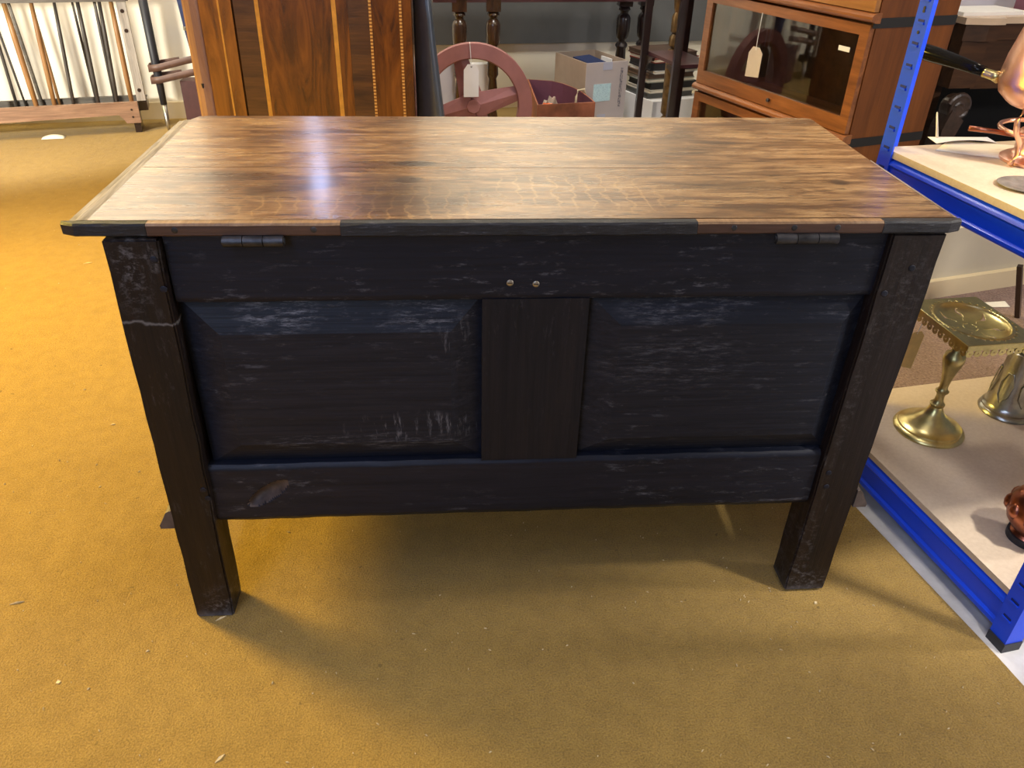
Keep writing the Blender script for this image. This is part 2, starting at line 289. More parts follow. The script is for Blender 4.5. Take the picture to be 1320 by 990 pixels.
M['ash'] = plain('dark_spindle', (0.05, 0.042, 0.035), 0.5, 0, 0.3, 20)
M['maroon'] = plain('maroon_leatherette', (0.062, 0.016, 0.014), 0.5, 0, 0.2, 30, 0.1)
M['strap'] = plain('brown_strap', (0.115, 0.062, 0.045), 0.5, 0, 0.2, 20)
M['straw'] = plain('straw', (0.66, 0.52, 0.28), 0.8, 0, 0.3, 200)
def label_print():
    m, N, L, B = new_mat('printed_label')
    b = N.new('ShaderNodeTexBrick'); b.inputs['Scale'].default_value = 60; b.inputs['Mortar Size'].default_value = 0.03
    L.new(coords(N, L, (1, 1, 1), rot=(PI / 2, 0, 0)), b.inputs['Vector'])
    n = noise(N, L, coords(N, L, (60, 60, 240)), 2, 2)
    c = mix(N, L, ramp(N, L, n, [(0.55, 0.0), (0.62, 0.6)]), (0.66, 0.90, 0.93), (0.20, 0.42, 0.50))
    L.new(c, B.inputs['Base Color']); B.inputs['Roughness'].default_value = 0.5; return m
M['label'] = label_print()
def glyphs():
    m, N, L, B = new_mat('stamped_print')
    n = noise(N, L, coords(N, L, (140, 140, 70)), 1.4, 1)
    L.new(ramp(N, L, n, [(0.46, (0.50, 0.43, 0.40)), (0.52, (0.17, 0.16, 0.19))]), B.inputs['Base Color']); return m
M['glyph'] = glyphs()
def glass():
    m, N, L, B = new_mat('bookcase_glass')
    B.inputs['Base Color'].default_value = (0.9, 0.92, 0.92, 1); B.inputs['Roughness'].default_value = 0.02
    B.inputs['Transmission Weight'].default_value = 1.0; B.inputs['IOR'].default_value = 1.5
    return m
M['glass'] = glass()

# ------------------------------------------------------------------ helpers
def setp(o, label=None, cat=None, group=None, kind=None):
    if label: o['label'] = label
    if cat: o['category'] = cat
    if group: o['group'] = group
    if kind: o['kind'] = kind
    return o
def thing(name, label, cat, loc=(0, 0, 0), group=None, rz=0):
    o = bpy.data.objects.new(name, None); o.empty_display_size = 0.1; C.objects.link(o)
    o.location = loc; o.rotation_euler = (0, 0, rz)
    return setp(o, label, cat, group)
def obj(name, bm, mat, parent=None, bevel=0.0, smooth=False, seg=2, world=True):
    """link bm as ONE mesh; with a parent, bm is in the parent's own frame"""
    if bevel:
        es = [e for e in bm.edges if len(e.link_faces) == 2 and e.calc_face_angle(0) > 0.6]
        if es: bmesh.ops.bevel(bm, geom=es, offset=bevel, segments=seg, affect='EDGES', clamp_overlap=True)
    bmesh.ops.recalc_face_normals(bm, faces=bm.faces[:])
    me = bpy.data.meshes.new(name); bm.to_mesh(me); bm.free()
    for p in me.polygons: p.use_smooth = smooth
    me.materials.append(M[mat] if isinstance(mat, str) else mat)
    o = bpy.data.objects.new(name, me); C.objects.link(o)
    if parent: o.parent = parent
    return o
def bx(bm, x0, x1, y0, y1, z0, z1):
    vs = [bm.verts.new(p) for p in ((x0, y0, z0), (x1, y0, z0), (x1, y1, z0), (x0, y1, z0), (x0, y0, z1), (x1, y0, z1), (x1, y1, z1), (x0, y1, z1))]
    for f in ((0, 3, 2, 1), (4, 5, 6, 7), (0, 1, 5, 4), (1, 2, 6, 5), (2, 3, 7, 6), (3, 0, 4, 7)): bm.faces.new([vs[i] for i in f])
    return bm
def box(*a): return bx(bmesh.new(), *a)
def prism(bm, pts, d):
    """polygon of 3D points swept along vector d"""
    d = Vector(d); a = [bm.verts.new(p) for p in pts]; b = [bm.verts.new(Vector(p) + d) for p in pts]
    n = len(pts); bm.faces.new(a[::-1]); bm.faces.new(b)
    for i in range(n): bm.faces.new((a[i], a[(i + 1) % n], b[(i + 1) % n], b[i]))
    return bm
def frame_of(d):
    d = Vector(d).normalized(); u = Vector((0, 0, 1)) if abs(d.z) < 0.9 else Vector((1, 0, 0))
    x = u.cross(d).normalized(); return x, d.cross(x), d
def tube(bm, pts, rad, n=10, closed=False, flat=1.0):
    pts = [Vector(p) for p in pts]; rings = []; k = len(pts)
    for i, p in enumerate(pts):
        if closed: d = pts[(i + 1) % k] - pts[i - 1]
        else: d = pts[min(i + 1, k - 1)] - pts[max(i - 1, 0)]
        x, y, _ = frame_of(d); r = rad[i] if isinstance(rad, (list, tuple)) else rad
        rings.append([bm.verts.new(p + x * r * math.cos(2 * PI * j / n) + y * r * flat * math.sin(2 * PI * j / n)) for j in range(n)])
    for i in range(k if closed else k - 1):
        a, b = rings[i], rings[(i + 1) % k]
        for j in range(n): bm.faces.new((a[j], a[(j + 1) % n], b[(j + 1) % n], b[j]))
    if not closed: bm.faces.new(rings[0][::-1]); bm.faces.new(rings[-1])
    return bm
def lathe(bm, prof, n=24, c=(0, 0, 0), caps=True):
    """prof: list of (radius, z)"""
    rings = [[bm.verts.new((c[0] + r * math.cos(2 * PI * j / n), c[1] + r * math.sin(2 * PI * j / n), c[2] + z)) for j in range(n)] for r, z in prof]
    for a, b in zip(rings, rings[1:]):
        for j in range(n): bm.faces.new((a[j], a[(j + 1) % n], b[(j + 1) % n], b[j]))
    if caps: bm.faces.new(rings[0][::-1]); bm.faces.new(rings[-1])
    return bm
def ball(bm, c, r, n=12, sz=1.0):
    mat = Matrix.Translation(c) @ Matrix.Diagonal((r, r, r * sz, 1))
    bmesh.ops.create_uvsphere(bm, u_segments=n, v_segments=max(6, n * 2 // 3), radius=1, matrix=mat); return bm
def smooth_angle(o, a=35):
    for p in o.data.polygons: p.use_smooth = True
    o.data.set_sharp_from_angle(angle=math.radians(a)); return o

# ------------------------------------------------------------------ structure
PHI = math.radians(9.5)
DOOR_TOP = 2.215                                   # head of the shop-front opening
UX, UY = math.cos(PHI), math.sin(PHI)            # the back wall's run
def struct(name, bm, mat, bevel=0): return setp(obj(name, bm, mat, None, bevel), kind='structure')
bm = bmesh.new()                                  # golden carpet, cut along the bare strip beside the shelving
prism(bm, [(-5, -3, -0.008), (1.905, -3, -0.008), (1.401, -0.224, -0.008), (1.392, -0.167, -0.008), (1.317, 0.219, -0.008), (1.22, 0.75, -0.008), (1.22, 4.8, -0.008), (-5, 4.8, -0.008)], (0, 0, 0.008))
setp(struct('floor', bm, 'carpet'), 'golden yellow fitted carpet')
setp(struct('floor.001', box(-5, 5, -3, 5.2, -0.06, -0.008), 'concrete'), 'bare pale concrete strip at the carpet edge')
bm = bmesh.new(); prism(bm, [(1.44, 0.47, -0.008), (3.4, 0.80, -0.008), (3.4, 1.58, -0.008), (1.30, 1.03, -0.008)], (0, 0, 0.008))
setp(struct('floor.002', bm, 'brown_carpet'), 'mottled brown carpet behind the blue shelving')
W0 = Vector((-1.089, 3.445, 0))
def wall_box(s0, s1, t0, t1, z0, z1):             # s along the back wall, t behind it
    d = lambda s, t, z: (W0.x + UX * s - UY * t, W0.y + UY * s + UX * t, z)
    bm = bmesh.new(); prism(bm, [d(s0, t0, z0), d(s1, t0, z0), d(s1, t1, z0), d(s0, t1, z0)], (0, 0, z1 - z0)); return bm
struct('wall_back', wall_box(-4, 5, 0, 0.15, -0.008, 2.8), 'cream')
struct('trim_1', wall_box(1.35, 5, -0.02, -0.001, 0.345, 0.95), 'grey')
struct('baseboard_back', wall_box(-4, 5, -0.018, -0.001, 0.0, 0.085), 'skirt', 0.004)
struct('wall_front', box(-5, -2.4, -2.9, -2.75, -0.008, 2.8), 'cream')
struct('wall_front', box(3.2, 5, -2.9, -2.75, -0.008, 2.8), 'cream')
struct('wall_front', box(-2.3999, 3.1999, -2.9, -2.75, DOOR_TOP, 2.8), 'cream')
struct('ceiling', box(-5, 5, -3, 5.2, 2.8, 2.9), 'ceiling')
# cream riser behind the shelving, with a lip at its foot
def riser_box(t0, t1, z0, z1):
    a = Vector((1.80, 1.16, 0)); e = Vector((0.967, 0.253, 0)); q = Vector((-0.253, 0.967, 0))
    bm = bmesh.new(); prism(bm, [a + q * t0 + Vector((0, 0, z0)), a + e * 1.6 + q * t0 + Vector((0, 0, z0)), a + e * 1.6 + q * t1 + Vector((0, 0, z0)), a + q * t1 + Vector((0, 0, z0))], (0, 0, z1 - z0)); return bm
struct('trim_2', riser_box(0.02, 0.14, 0.0, 0.23), 'riser', 0.003)
struct('trim_3', riser_box(0.0, 0.0195, 0.0, 0.062), 'skirt', 0.005)

# ------------------------------------------------------------------ the coffer
ch = thing('blanket_chest', 'old black oak panelled chest seen from its hinged back with a worn brown lid', 'chest')
def post(name, pts, y0, y1, lab=None):
    bm = bmesh.new(); prism(bm, [(x, y0, z) for x, z in pts], (0, y1 - y0, 0))
    bmesh.ops.subdivide_edges(bm, edges=[e for e in bm.edges if abs(e.verts[0].co.z - e.verts[1].co.z) > 0.3], cuts=14)
    for v in bm.verts:                            # worn, uneven arris
        if 0.02 < v.co.z < 0.69: v.co.x += random.uniform(-0.0012, 0.0012)
    return obj(name, bm, 'black_z', ch, 0.003)
l1 = post('leg', [(-0.002, 0), (0.062, 0), (0.0765, 0.711), (0.0045, 0.711)], -0.005, 0.057)
l2 = post('leg', [(1.070, 0.004), (1.146, 0.004), (1.1575, 0.713), (1.077, 0.713)], 0, 0.062)
l3 = post('leg', [(0.0, 0), (0.07, 0), (0.072, 0.711), (0.003, 0.711)], 0.472, 0.534)
l4 = post('leg', [(1.074, 0), (1.146, 0), (1.152, 0.711), (1.078, 0.711)], 0.472, 0.534)
def peg(parent, x, z, y=0.0, r=0.005):
    bm = bmesh.new(); lathe(bm, [(r, 0), (r, 0.0007), (r * 0.8, 0.0010)], 12)
    bmesh.ops.rotate(bm, verts=bm.verts[:], cent=(0, 0, 0), matrix=Matrix.Rotation(PI / 2, 3, 'X'))
    bmesh.ops.translate(bm, verts=bm.verts[:], vec=(x, y, z)); return obj('peg', bm, 'black_x', parent, 0, True)
for x, z in ((0.066, 0.683), (0.070, 0.640), (0.064, 0.272), (0.060, 0.29)): peg(l1, x, z, -0.005)
for x, z in ((1.091, 0.255), (1.088, 0.285), (1.09, 0.62), (1.12, 0.66)): peg(l2, x, z)
def grid_board(x0, x1, z0, z1, y0, y1, nx, nz, fn):
    """board in the XZ plane, front (low y) face a grid moved in y by fn(x,z); chamfered edges come with fn"""
    bm = bmesh.new(); g = [[bm.verts.new((x0 + (x1 - x0) * i / nx, y0, z0 + (z1 - z0) * j / nz)) for j in range(nz + 1)] for i in range(nx + 1)]
    for i in range(nx):
        for j in range(nz): bm.faces.new((g[i][j], g[i + 1][j], g[i + 1][j + 1], g[i][j + 1]))
    for col in g:
        for v in col: v.co.y += fn(v.co.x, v.co.z)
    bb = [bm.verts.new(p) for p in ((x0, y1, z0), (x1, y1, z0), (x1, y1, z1), (x0, y1, z1))]
    bm.faces.new(bb[::-1])
    bm.faces.new([g[i][0] for i in range(nx + 1)][::-1] + [bb[0], bb[1]]); bm.faces.new([g[i][nz] for i in range(nx + 1)] + [bb[2], bb[3]])
    bm.faces.new([g[0][j] for j in range(nz + 1)] + [bb[3], bb[0]]); bm.faces.new([g[nx][j] for j in range(nz + 1)][::-1] + [bb[1], bb[2]])
    return bm
def rail_front(x0, x1, z0, z1, cham_lo=0.0, cham_hi=0.0, gouge=None):
    def f(x, z):
        y = 0.0006 * math.sin(x * 31) + 0.0005 * math.sin(x * 83 + 1)
        if cham_lo and z < z0 + cham_lo: y += (z0 + cham_lo - z) * 0.7
        if cham_hi and z > z1 - cham_hi: y += (z - z1 + cham_hi) * 0.9
        if gouge:
            gx, gz, a, b, t = gouge
            dx, dz = x - gx, z - gz; p = dx * math.cos(t) + dz * math.sin(t); q = -dx * math.sin(t) + dz * math.cos(t) - 0.12 * p
            r = (p / a) ** 2 + (q / b) ** 2
            if r < 1: y += 0.015 * (1 - r) ** 0.6 * (1.1 - 0.5 * p / a)
        return y
    return f
tr = obj('top_rail', grid_board(0.077, 1.0765, 0.6115, 0.7105, 0.010, 0.032, 60, 20, rail_front(0.077, 1.0765, 0.6115, 0.7105, 0.004)), 'black_x', ch)
br = obj('bottom_rail', grid_board(0.066, 1.0705, 0.2075, 0.3245, 0.008, 0.032, 300, 48, rail_front(0.066, 1.0705, 0.2075, 0.3245, 0.011, 0.006, (0.156, 0.269, 0.041, 0.0135, 0.50))), 'black_x', ch)
for o in (tr, br): smooth_angle(o, 40)
br.data.materials.append(M['bare'])               # bare brown wood inside the gouge
for p in br.data.polygons:
    dx, dz = p.center.x - 0.156, p.center.z - 0.269; pp = dx * math.cos(0.5) + dz * math.sin(0.5); qq = -dx * math.sin(0.5) + dz * math.cos(0.5) - 0.12 * pp
    if (pp / 0.041) ** 2 + (qq / 0.0135) ** 2 < 1.04 and p.center.y < 0.03: p.material_index = 1
obj('muntin', box(0.501, 0.656, 0.010, 0.030, 0.323, 0.6125), 'black_mun', ch, 0.002)
def fielded(x0, x1, z0, z1, l, r, b, t):
    """raised and fielded panel: sunk margins sloping up to a flat field"""
    bm = bmesh.new(); yo, yi, yb = 0.0265, 0.0110, 0.031
    o = [bm.verts.new(p) for p in ((x0, yo, z0), (x1, yo, z0), (x1, yo, z1), (x0, yo, z1))]
    i0 = [bm.verts.new(p) for p in ((x0 + l, yi + 0.0007, z0 + b), (x1 - r, yi + 0.0007, z0 + b), (x1 - r, yi + 0.0007, z1 - t), (x0 + l, yi + 0.0007, z1 - t))]
    k = 0.0025
    i = [bm.verts.new(p) for p in ((x0 + l + k, yi, z0 + b + k), (x1 - r - k, yi, z0 + b + k), (x1 - r - k, yi, z1 - t - k), (x0 + l + k, yi, z1 - t - k))]
    bk = [bm.verts.new(p) for p in ((x0, yb, z0), (x1, yb, z0), (x1, yb, z1), (x0, yb, z1))]
    for j in range(4):
        n = (j + 1) % 4
        bm.faces.new((o[j], o[n], i0[n], i0[j])); bm.faces.new((i0[j], i0[n], i[n], i[j])); bm.faces.new((o[n], o[j], bk[j], bk[n]))
    bm.faces.new(i); bm.faces.new(bk[::-1]); return bm
obj('panel', fielded(0.074, 0.503, 0.322, 0.614, 0.050, 0.046, 0.040, 0.052), 'black_pan', ch)
obj('panel', fielded(0.654, 1.079, 0.322, 0.614, 0.050, 0.032, 0.036, 0.045), 'black_pan', ch)
# ends, front, bottom of the box (largely out of sight)
for x0, x1 in ((0.022, 0.045), (1.107, 1.130)):
    obj('end_board', box(x0, x1, 0.063, 0.471, 0.214, 0.7105), 'black_x', ch)
obj('front_board', box(0.075, 1.075, 0.500, 0.524, 0.214, 0.7105), 'black_x', ch)
obj('bottom_board', box(0.046, 1.106, 0.033, 0.499, 0.222, 0.236), 'black_mun', ch)
for sx, x in ((-1, -0.0025), (1, 1.1535)):                     # base mouldings on the two ends
    bm = bmesh.new(); prof = [(0, 0.203), (0.023, 0.203), (0.024, 0.210), (0.017, 0.222), (0.010, 0.236), (0.004, 0.240), (0, 0.240)]
    prism(bm, [(x + sx * a, 0.004, z) for a, z in prof], (0, 0.53, 0)); obj('base_moulding', bm, 'chip', ch, 0.0015)
# two steel screws in the top rail
for x, z in ((0.540, 0.638), (0.577, 0.636)):
    bm = bmesh.new(); lathe(bm, [(0.0050, 0), (0.0050, 0.0008), (0.0034, 0.0013), (0.0006, 0.0015)], 14)
    bmesh.ops.rotate(bm, verts=bm.verts[:], cent=(0, 0, 0), matrix=Matrix.Rotation(PI / 2, 3, 'X')); bmesh.ops.translate(bm, verts=bm.verts[:], vec=(x, 0.0098, z))
    s = obj('screw', bm, 'steel', ch, 0, True); s['label'] = 'steel screw head in the top rail'
    bm = box(x - 0.0036, x + 0.0036, 0.0080, 0.0088, z - 0.0006, z + 0.0006); obj('screw_slot', bm, 'black_plastic', s)
# lid
lid = bpy.data.objects.new('lid', None); C.objects.link(lid); lid.parent = ch; lid['label'] = 'worn brown oak lid of two planks'
ZT, ZB = 0.732, 0.7145
def plank(pts, mat, wave=0.0):
    bm = bmesh.new(); prism(bm, [(x, y, ZB) for x, y in pts], (0, 0, ZT - ZB))
    return obj('plank', bm, mat, lid, 0.0022)
plank([(-0.013, 0.0105), (1.166, 0.0135), (1.166, 0.2815), (0.69, 0.2775), (0.45, 0.262), (-0.013, 0.327)][:2] + [(1.166, 0.2355), (-0.013, 0.2355)], 'lid_near')
plank([(-0.013, 0.2373), (1.168, 0.2373), (1.177, 0.558), (1.165, 0.564), (0.012, 0.550), (-0.004, 0.545), (-0.013, 0.525)], 'lid_far')
def mould(x0, x1, sx):                             # rounded end moulding
    bm = bmesh.new(); prof = [(0, ZB), (0.022, ZB), (0.0265, ZB + 0.004), (0.0265, ZB + 0.009), (0.021, ZT - 0.003), (0.013, ZT - 0.002), (0.011, ZT - 0.0005), (0, ZT - 0.0005)]
    return prof
bm = bmesh.new(); prism(bm, [(-0.0137 - a * 1.2, 0.0125, z) for a, z in mould(0, 0, 1)], (0.004, 0.510, 0)); obj('end_moulding', bm, 'edge_grey', lid, 0.001)
bm = bmesh.new(); prism(bm, [(1.1675 + a * 0.35, 0.0135, z) for a, z in mould(0, 0, 1)], (0.001, 0.27, 0)); obj('end_moulding', bm, 'edge_grey', lid, 0.001)
def strip(x0, x1, mat, dz=0.0, dy=0.0, jag=0.0, lab=None):
    n = max(2, int((x1 - x0) / 0.018)); bm = bmesh.new(); rows = []
    for i in range(n + 1):
        x = x0 + (x1 - x0) * i / n; j = lambda: random.uniform(-jag, jag)
        y = -0.0035 + dy + (0.009 * max(0, (-0.031 - x) / 0.014)) + (0.007 * ((x - 1.16) / 0.014) if x > 1.16 else 0)
        rows.append([bm.verts.new(p) for p in ((x, y + 0.0018 + j(), ZB - dz), (x, y + j() * 0.6, ZB + 0.002 - dz), (x, y + j() * 0.6, ZT - 0.003 + j() * 0.5), (x, y + 0.0025 + j(), ZT - 0.0003), (x, 0.0102, ZT - 0.0003), (x, 0.0102, ZB - dz))])
    for a, b in zip(rows, rows[1:]):
        for k in range(6): bm.faces.new((a[k], a[(k + 1) % 6], b[(k + 1) % 6], b[k]))
    bm.faces.new(rows[0][::-1]); bm.faces.new(rows[-1])
    o = obj('edge_strip', bm, mat, lid)
    if mat == 'patch':
        o.data.materials.append(M['oak_edge'])
        for p in o.data.polygons:
            if p.normal.z > 0.5: p.material_index = 1
    if lab: o['label'] = lab
    return o
strip(-0.045, 0.0635, 'sawn', 0, 0, 0.0012, 'chipped black end of the lid edge')
e2 = strip(0.064, 0.3125, 'patch', 0, 0, 0.0006, 'brown patched strip in the lid edge')
strip(0.313, 0.7935, 'sawn', 0.001, -0.001, 0.0014, 'black lid edge with slanting saw marks')
e4 = strip(0.794, 1.0575, 'patch', 0.0, 0, 0.0006, 'brown patched strip with three nail heads')
strip(1.058, 1.174, 'sawn', 0, 0, 0.0014, 'chipped black end of the lid edge')
for par, xs in ((e2, (0.100, 0.278)), (e4, (0.845, 0.930, 0.992))):
    for x in xs: pass
for x in (0.100, 0.278, 0.845, 0.930, 0.992): peg(lid, x, 0.7235, -0.0032, 0.0042).data.materials[0] = M['iron']
bm = box(0.02, 1.14, 0.506, 0.5205, 0.7108, ZB); obj('lid_batten', bm, 'black_x', lid)
for x0, x1 in ((0.159, 0.238), (0.905, 0.995)):
    bm = bmesh.new(); L_ = x1 - x0
    for k in range(3): tube(bm, [(x0 + L_ * k / 3 + 0.0006, -0.0055, 0.7085), (x0 + L_ * (k + 1) / 3 - 0.0006, -0.0055, 0.7085)], 0.0076, 12)
    tube(bm, [(x0 - 0.001, -0.0055, 0.7085), (x1 + 0.001, -0.0055, 0.7085)], 0.0045, 10)
    bx(bm, x0 + 0.003, x1 - 0.003, -0.002, 0.009, 0.7110, 0.7142)
    h = smooth_angle(obj('hinge', bm, 'iron', ch)); h['label'] = 'worn iron hinge barrel'

# ------------------------------------------------------------------ blue shelving
RO = Vector((1.410, -0.150, 0)); RD = Vector((-0.1651, 0.9863, 0)); RN = Vector((0.9863, 0.1651, 0))   # along the open end, and across
ra = math.atan2(RN.y, RN.x)
rk = thing('shelving_rack', 'bright blue steel shelving rack with two chipboard shelves beside the chest', 'shelving', RO, None, ra)
# local frame: x across (away from the chest), y along the end towards the back
LEN, DEP = 0.655, 1.25
def upright(x, y, sx, sy, slots):
    bm = bmesh.new(); wd, th = 0.036, 0.003
    bx(bm, min(x, x + sx * th), max(x, x + sx * th), min(y, y + sy * wd), max(y, y + sy * wd), 0.012, 1.75)
    bx(bm, min(x + sx * th, x + sx * wd), max(x + sx * th, x + sx * wd), min(y, y + sy * th), max(y, y + sy * th), 0.012, 1.75)
    u = obj('upright', bm, 'blue', rk)
    if slots:
        z = 0.06
        while z < 1.1:                            # pressed keyholes
            yc = y + sy * wd * 0.5; bm = bmesh.new()
            bx(bm, x - sx * 0.0012, x - sx * 0.0001, yc - 0.008, yc + 0.008, z, z + 0.004)
            o = obj('slot', bm, 'blue_dark', u)
            bm = bmesh.new(); bx(bm, x - sx * 0.0032, x - sx * 0.0001, yc - 0.009, yc + 0.009, z - 0.004, z - 0.0005); obj('slot_lip', bm, 'blue', u)
            z += 0.0375
        for z in (0.905, 0.945, 0.79 + 0.15):
            bm = bmesh.new(); lathe(bm, [(0.003, 0), (0.003, 0.0012)], 10); bmesh.ops.rotate(bm, verts=bm.verts[:], cent=(0, 0, 0), matrix=Matrix.Rotation(-PI / 2, 3, 'Y'))
            bmesh.ops.translate(bm, verts=bm.verts[:], vec=(x - sx * 0.0001, y + sy * wd * 0.5, z)); obj('bolt_hole', bm, 'black_plastic', u)
    f = obj('foot_cap', box(min(x - sx * 0.002, x + sx * wd), max(x - sx * 0.002, x + sx * wd), min(y - sy * 0.002, y + sy * wd), max(y - sy * 0.002, y + sy * wd), -0.008, 0.0118), 'black_plastic', rk, 0.001)
    return u
upright(0, 0, 1, 1, True); upright(0, LEN, 1, -1, True); upright(DEP, 0, -1, 1, False); upright(DEP, LEN, -1, -1, False)
def beam(p0, p1, out, z0, z1, nm='beam'):
    """stepped box beam from p0 to p1, 'out' points outward"""
    p0, p1, out = Vector(p0), Vector(p1), Vector(out)
    h = z1 - z0; prof = [(0.0, z0), (0.016, z0), (0.018, z0 + 0.004), (0.018, z0 + h * 0.16), (0.0135, z0 + h * 0.22), (0.0135, z0 + h * 0.68), (0.019, z0 + h * 0.78), (0.017, z0 + h * 0.86), (0.010, z1 - 0.002), (0.010, z1), (0.0, z1)]
    bm = bmesh.new(); prism(bm, [p0 + out * a + Vector((0, 0, z)) for a, z in prof], p1 - p0); return obj(nm, bm, 'blue', rk, 0.0012)
for zs in ((0.022, 0.094), (0.628, 0.682)):
    beam((0.019, 0.037, 0), (0.019, LEN - 0.037, 0), (-1, 0, 0), *zs)
    beam((DEP - 0.019, 0.037, 0), (DEP - 0.019, LEN - 0.037, 0), (1, 0, 0), *zs)
    beam((0.037, 0.019, 0), (DEP - 0.037, 0.019, 0), (0, -1, 0), *zs)
    beam((0.037, LEN - 0.019, 0), (DEP - 0.037, LEN - 0.019, 0), (0, 1, 0), *zs)
    z = zs[1] + 0.0003
    b = obj('shelf_board', box(0.0042, DEP - 0.0042, 0.0042, LEN - 0.0042, z, z + 0.0125), 'chipboard', rk, 0.001)
    b['label'] = 'chipboard shelf board'
ZS1, ZS2 = 0.1069, 0.6949

# ------------------------------------------------------------------ things on the shelving
# brass trivet: pierced square top with a sunk dish, scalloped gallery, turned stem, domed foot
tv = thing('brass_trivet', 'brass stand with a pierced square top and domed foot on the lower shelf', 'trivet', (1.512, 0.359, ZS1))
bm = lathe(bmesh.new(), [(0.073, 0), (0.074, 0.004), (0.072, 0.008), (0.066, 0.011), (0.065, 0.015), (0.052, 0.020), (0.050, 0.023), (0.038, 0.030), (0.036, 0.034), (0.024, 0.043), (0.0155, 0.056), (0.0135, 0.064)], 48)
smooth_angle(obj('base', bm, 'brass', tv), 40)
bm = lathe(bmesh.new(), [(0.0135, 0.0642), (0.015, 0.066), (0.0155, 0.070), (0.012, 0.073), (0.009, 0.080), (0.0085, 0.090), (0.010, 0.098), (0.0135, 0.100), (0.014, 0.103), (0.0105, 0.106), (0.0085, 0.112), (0.010, 0.130), (0.014, 0.150), (0.0195, 0.170), (0.022, 0.182), (0.020, 0.193), (0.012, 0.200), (0.0105, 0.206), (0.016, 0.211), (0.017, 0.216), (0.011, 0.221), (0.010, 0.246)], 28)
smooth_angle(obj('stem', bm, 'brass_dull', tv), 40)
E1 = Vector((0.995, 0.09, 0)); E2 = Vector((-0.09, 0.995, 0)); PCN = Vector((0.012, 0.004, 0)); HX, HY = 0.080, 0.100; PZ = 0.272
def platepos(a, b, z): return PCN + E1 * a + E2 * b + Vector((0, 0, z))
NX, NY = 128, 160; bm = bmesh.new(); RDI = 0.068
g = []
for i in range(NX + 1):
    row = []
    for j in range(NY + 1):
        a, b = -HX + 2 * HX * i / NX, -HY + 2 * HY * j / NY; r = math.hypot(a, b * 0.86)
        z = -0.017 * (1 - (r / RDI) ** 2) ** 0.55 if r < RDI else 0.0
        if RDI < r < RDI + 0.004: z += 0.0012
        row.append(bm.verts.new(platepos(a, b, PZ + z)))
    g.append(row)
for i in range(NX):
    for j in range(NY):
        a, b = -HX + 2 * HX * (i + 0.5) / NX, -HY + 2 * HY * (j + 0.5) / NY; r = math.hypot(a, b * 0.86); t = math.atan2(b * 0.86, a)
        cut = False
        k = t / (2 * PI) * 36; fr = k - math.floor(k)
        if 0.074 < r < 0.079 and abs(fr - 0.5) < 0.28 * (0.0795 - r) / 0.005: cut = True
        k = t / (2 * PI) * 7; fr = (k - math.floor(k)) - 0.5; s = (r - 0.024) / 0.036
        if 0 < s < 1:
            wv = 0.16 * math.sin(s * 7.5 + math.floor(k) * 1.7); hw = 0.045 + 0.10 * math.exp(-((s - 0.62) / 0.16) ** 2)
            if abs(fr - wv * 0.55) < hw * 0.62: cut = True
        if 0.0125 < r < 0.0145 and math.sin(t * 5) > -0.4: cut = True
        if not cut: bm.faces.new((g[i][j], g[i + 1][j], g[i + 1][j + 1], g[i][j + 1]))
bmesh.ops.delete(bm, geom=[v for v in bm.verts if not v.link_faces], context='VERTS')
pl = obj('pierced_top', bm, 'brass', tv, 0, True); so = pl.modifiers.new('solid', 'SOLIDIFY'); so.thickness = 0.0016; so.offset = -1
for (ax, h, other, sgn) in ((E1, HX, E2 * HY, -1), (E1, HX, E2 * HY, 1), (E2, HY, E1 * HX, -1), (E2, HY, E1 * HX, 1)):
    bm = bmesh.new(); off = PCN + other * sgn; nrm = other.normalized() * sgn
    a0 = off - ax * h + Vector((0, 0, PZ - 0.012)); prism(bm, [a0, a0 + ax * 2 * h, a0 + ax * 2 * h + Vector((0, 0, 0.0118)), a0 + Vector((0, 0, 0.0118))], -nrm * 0.0015)
    nl = 9 if h < 0.09 else 11
    for k in range(nl):
        c = off - ax * h + ax * (2 * h * (k + 0.5) / nl) + Vector((0, 0, PZ - 0.0185)); n = 12; rings = []
        for (rr, dd) in ((0.0080, 0), (0.0019, 0), (0.0019, 0.0015), (0.0080, 0.0015)):
            rings.append([bm.verts.new(c + ax * rr * math.cos(2 * PI * q / n) + Vector((0, 0, rr * math.sin(2 * PI * q / n))) - nrm * dd) for q in range(n)])
        for q0 in range(4):
            A, Bq = rings[q0], rings[(q0 + 1) % 4]
            for q in range(n): bm.faces.new((A[q], A[(q + 1) % n], Bq[(q + 1) % n], Bq[q]))
    obj('gallery', bm, 'brass_dull', tv)
# yellowed price tag hanging from the trivet
tg = thing('price_tag', 'yellowed paper price tag hanging below the brass stand', 'price tag', (1.440, 0.402, 0.300))
bm = bmesh.new(); prism(bm, [(-0.017, 0, -0.052), (0.014, 0, -0.060), (0.019, 0, 0.022), (0.011, 0, 0.032), (-0.006, 0, 0.030), (-0.014, 0, 0.020)], (0, 0.0008, 0)); obj('tag_card', bm, 'yellow_tag', tg)
obj('string', tube(bmesh.new(), [(0.002, 0.0004, 0.026), (0.006, 0.002, 0.045), (0.008, 0.002, 0.064)], 0.0008, 6), 'white', tg)
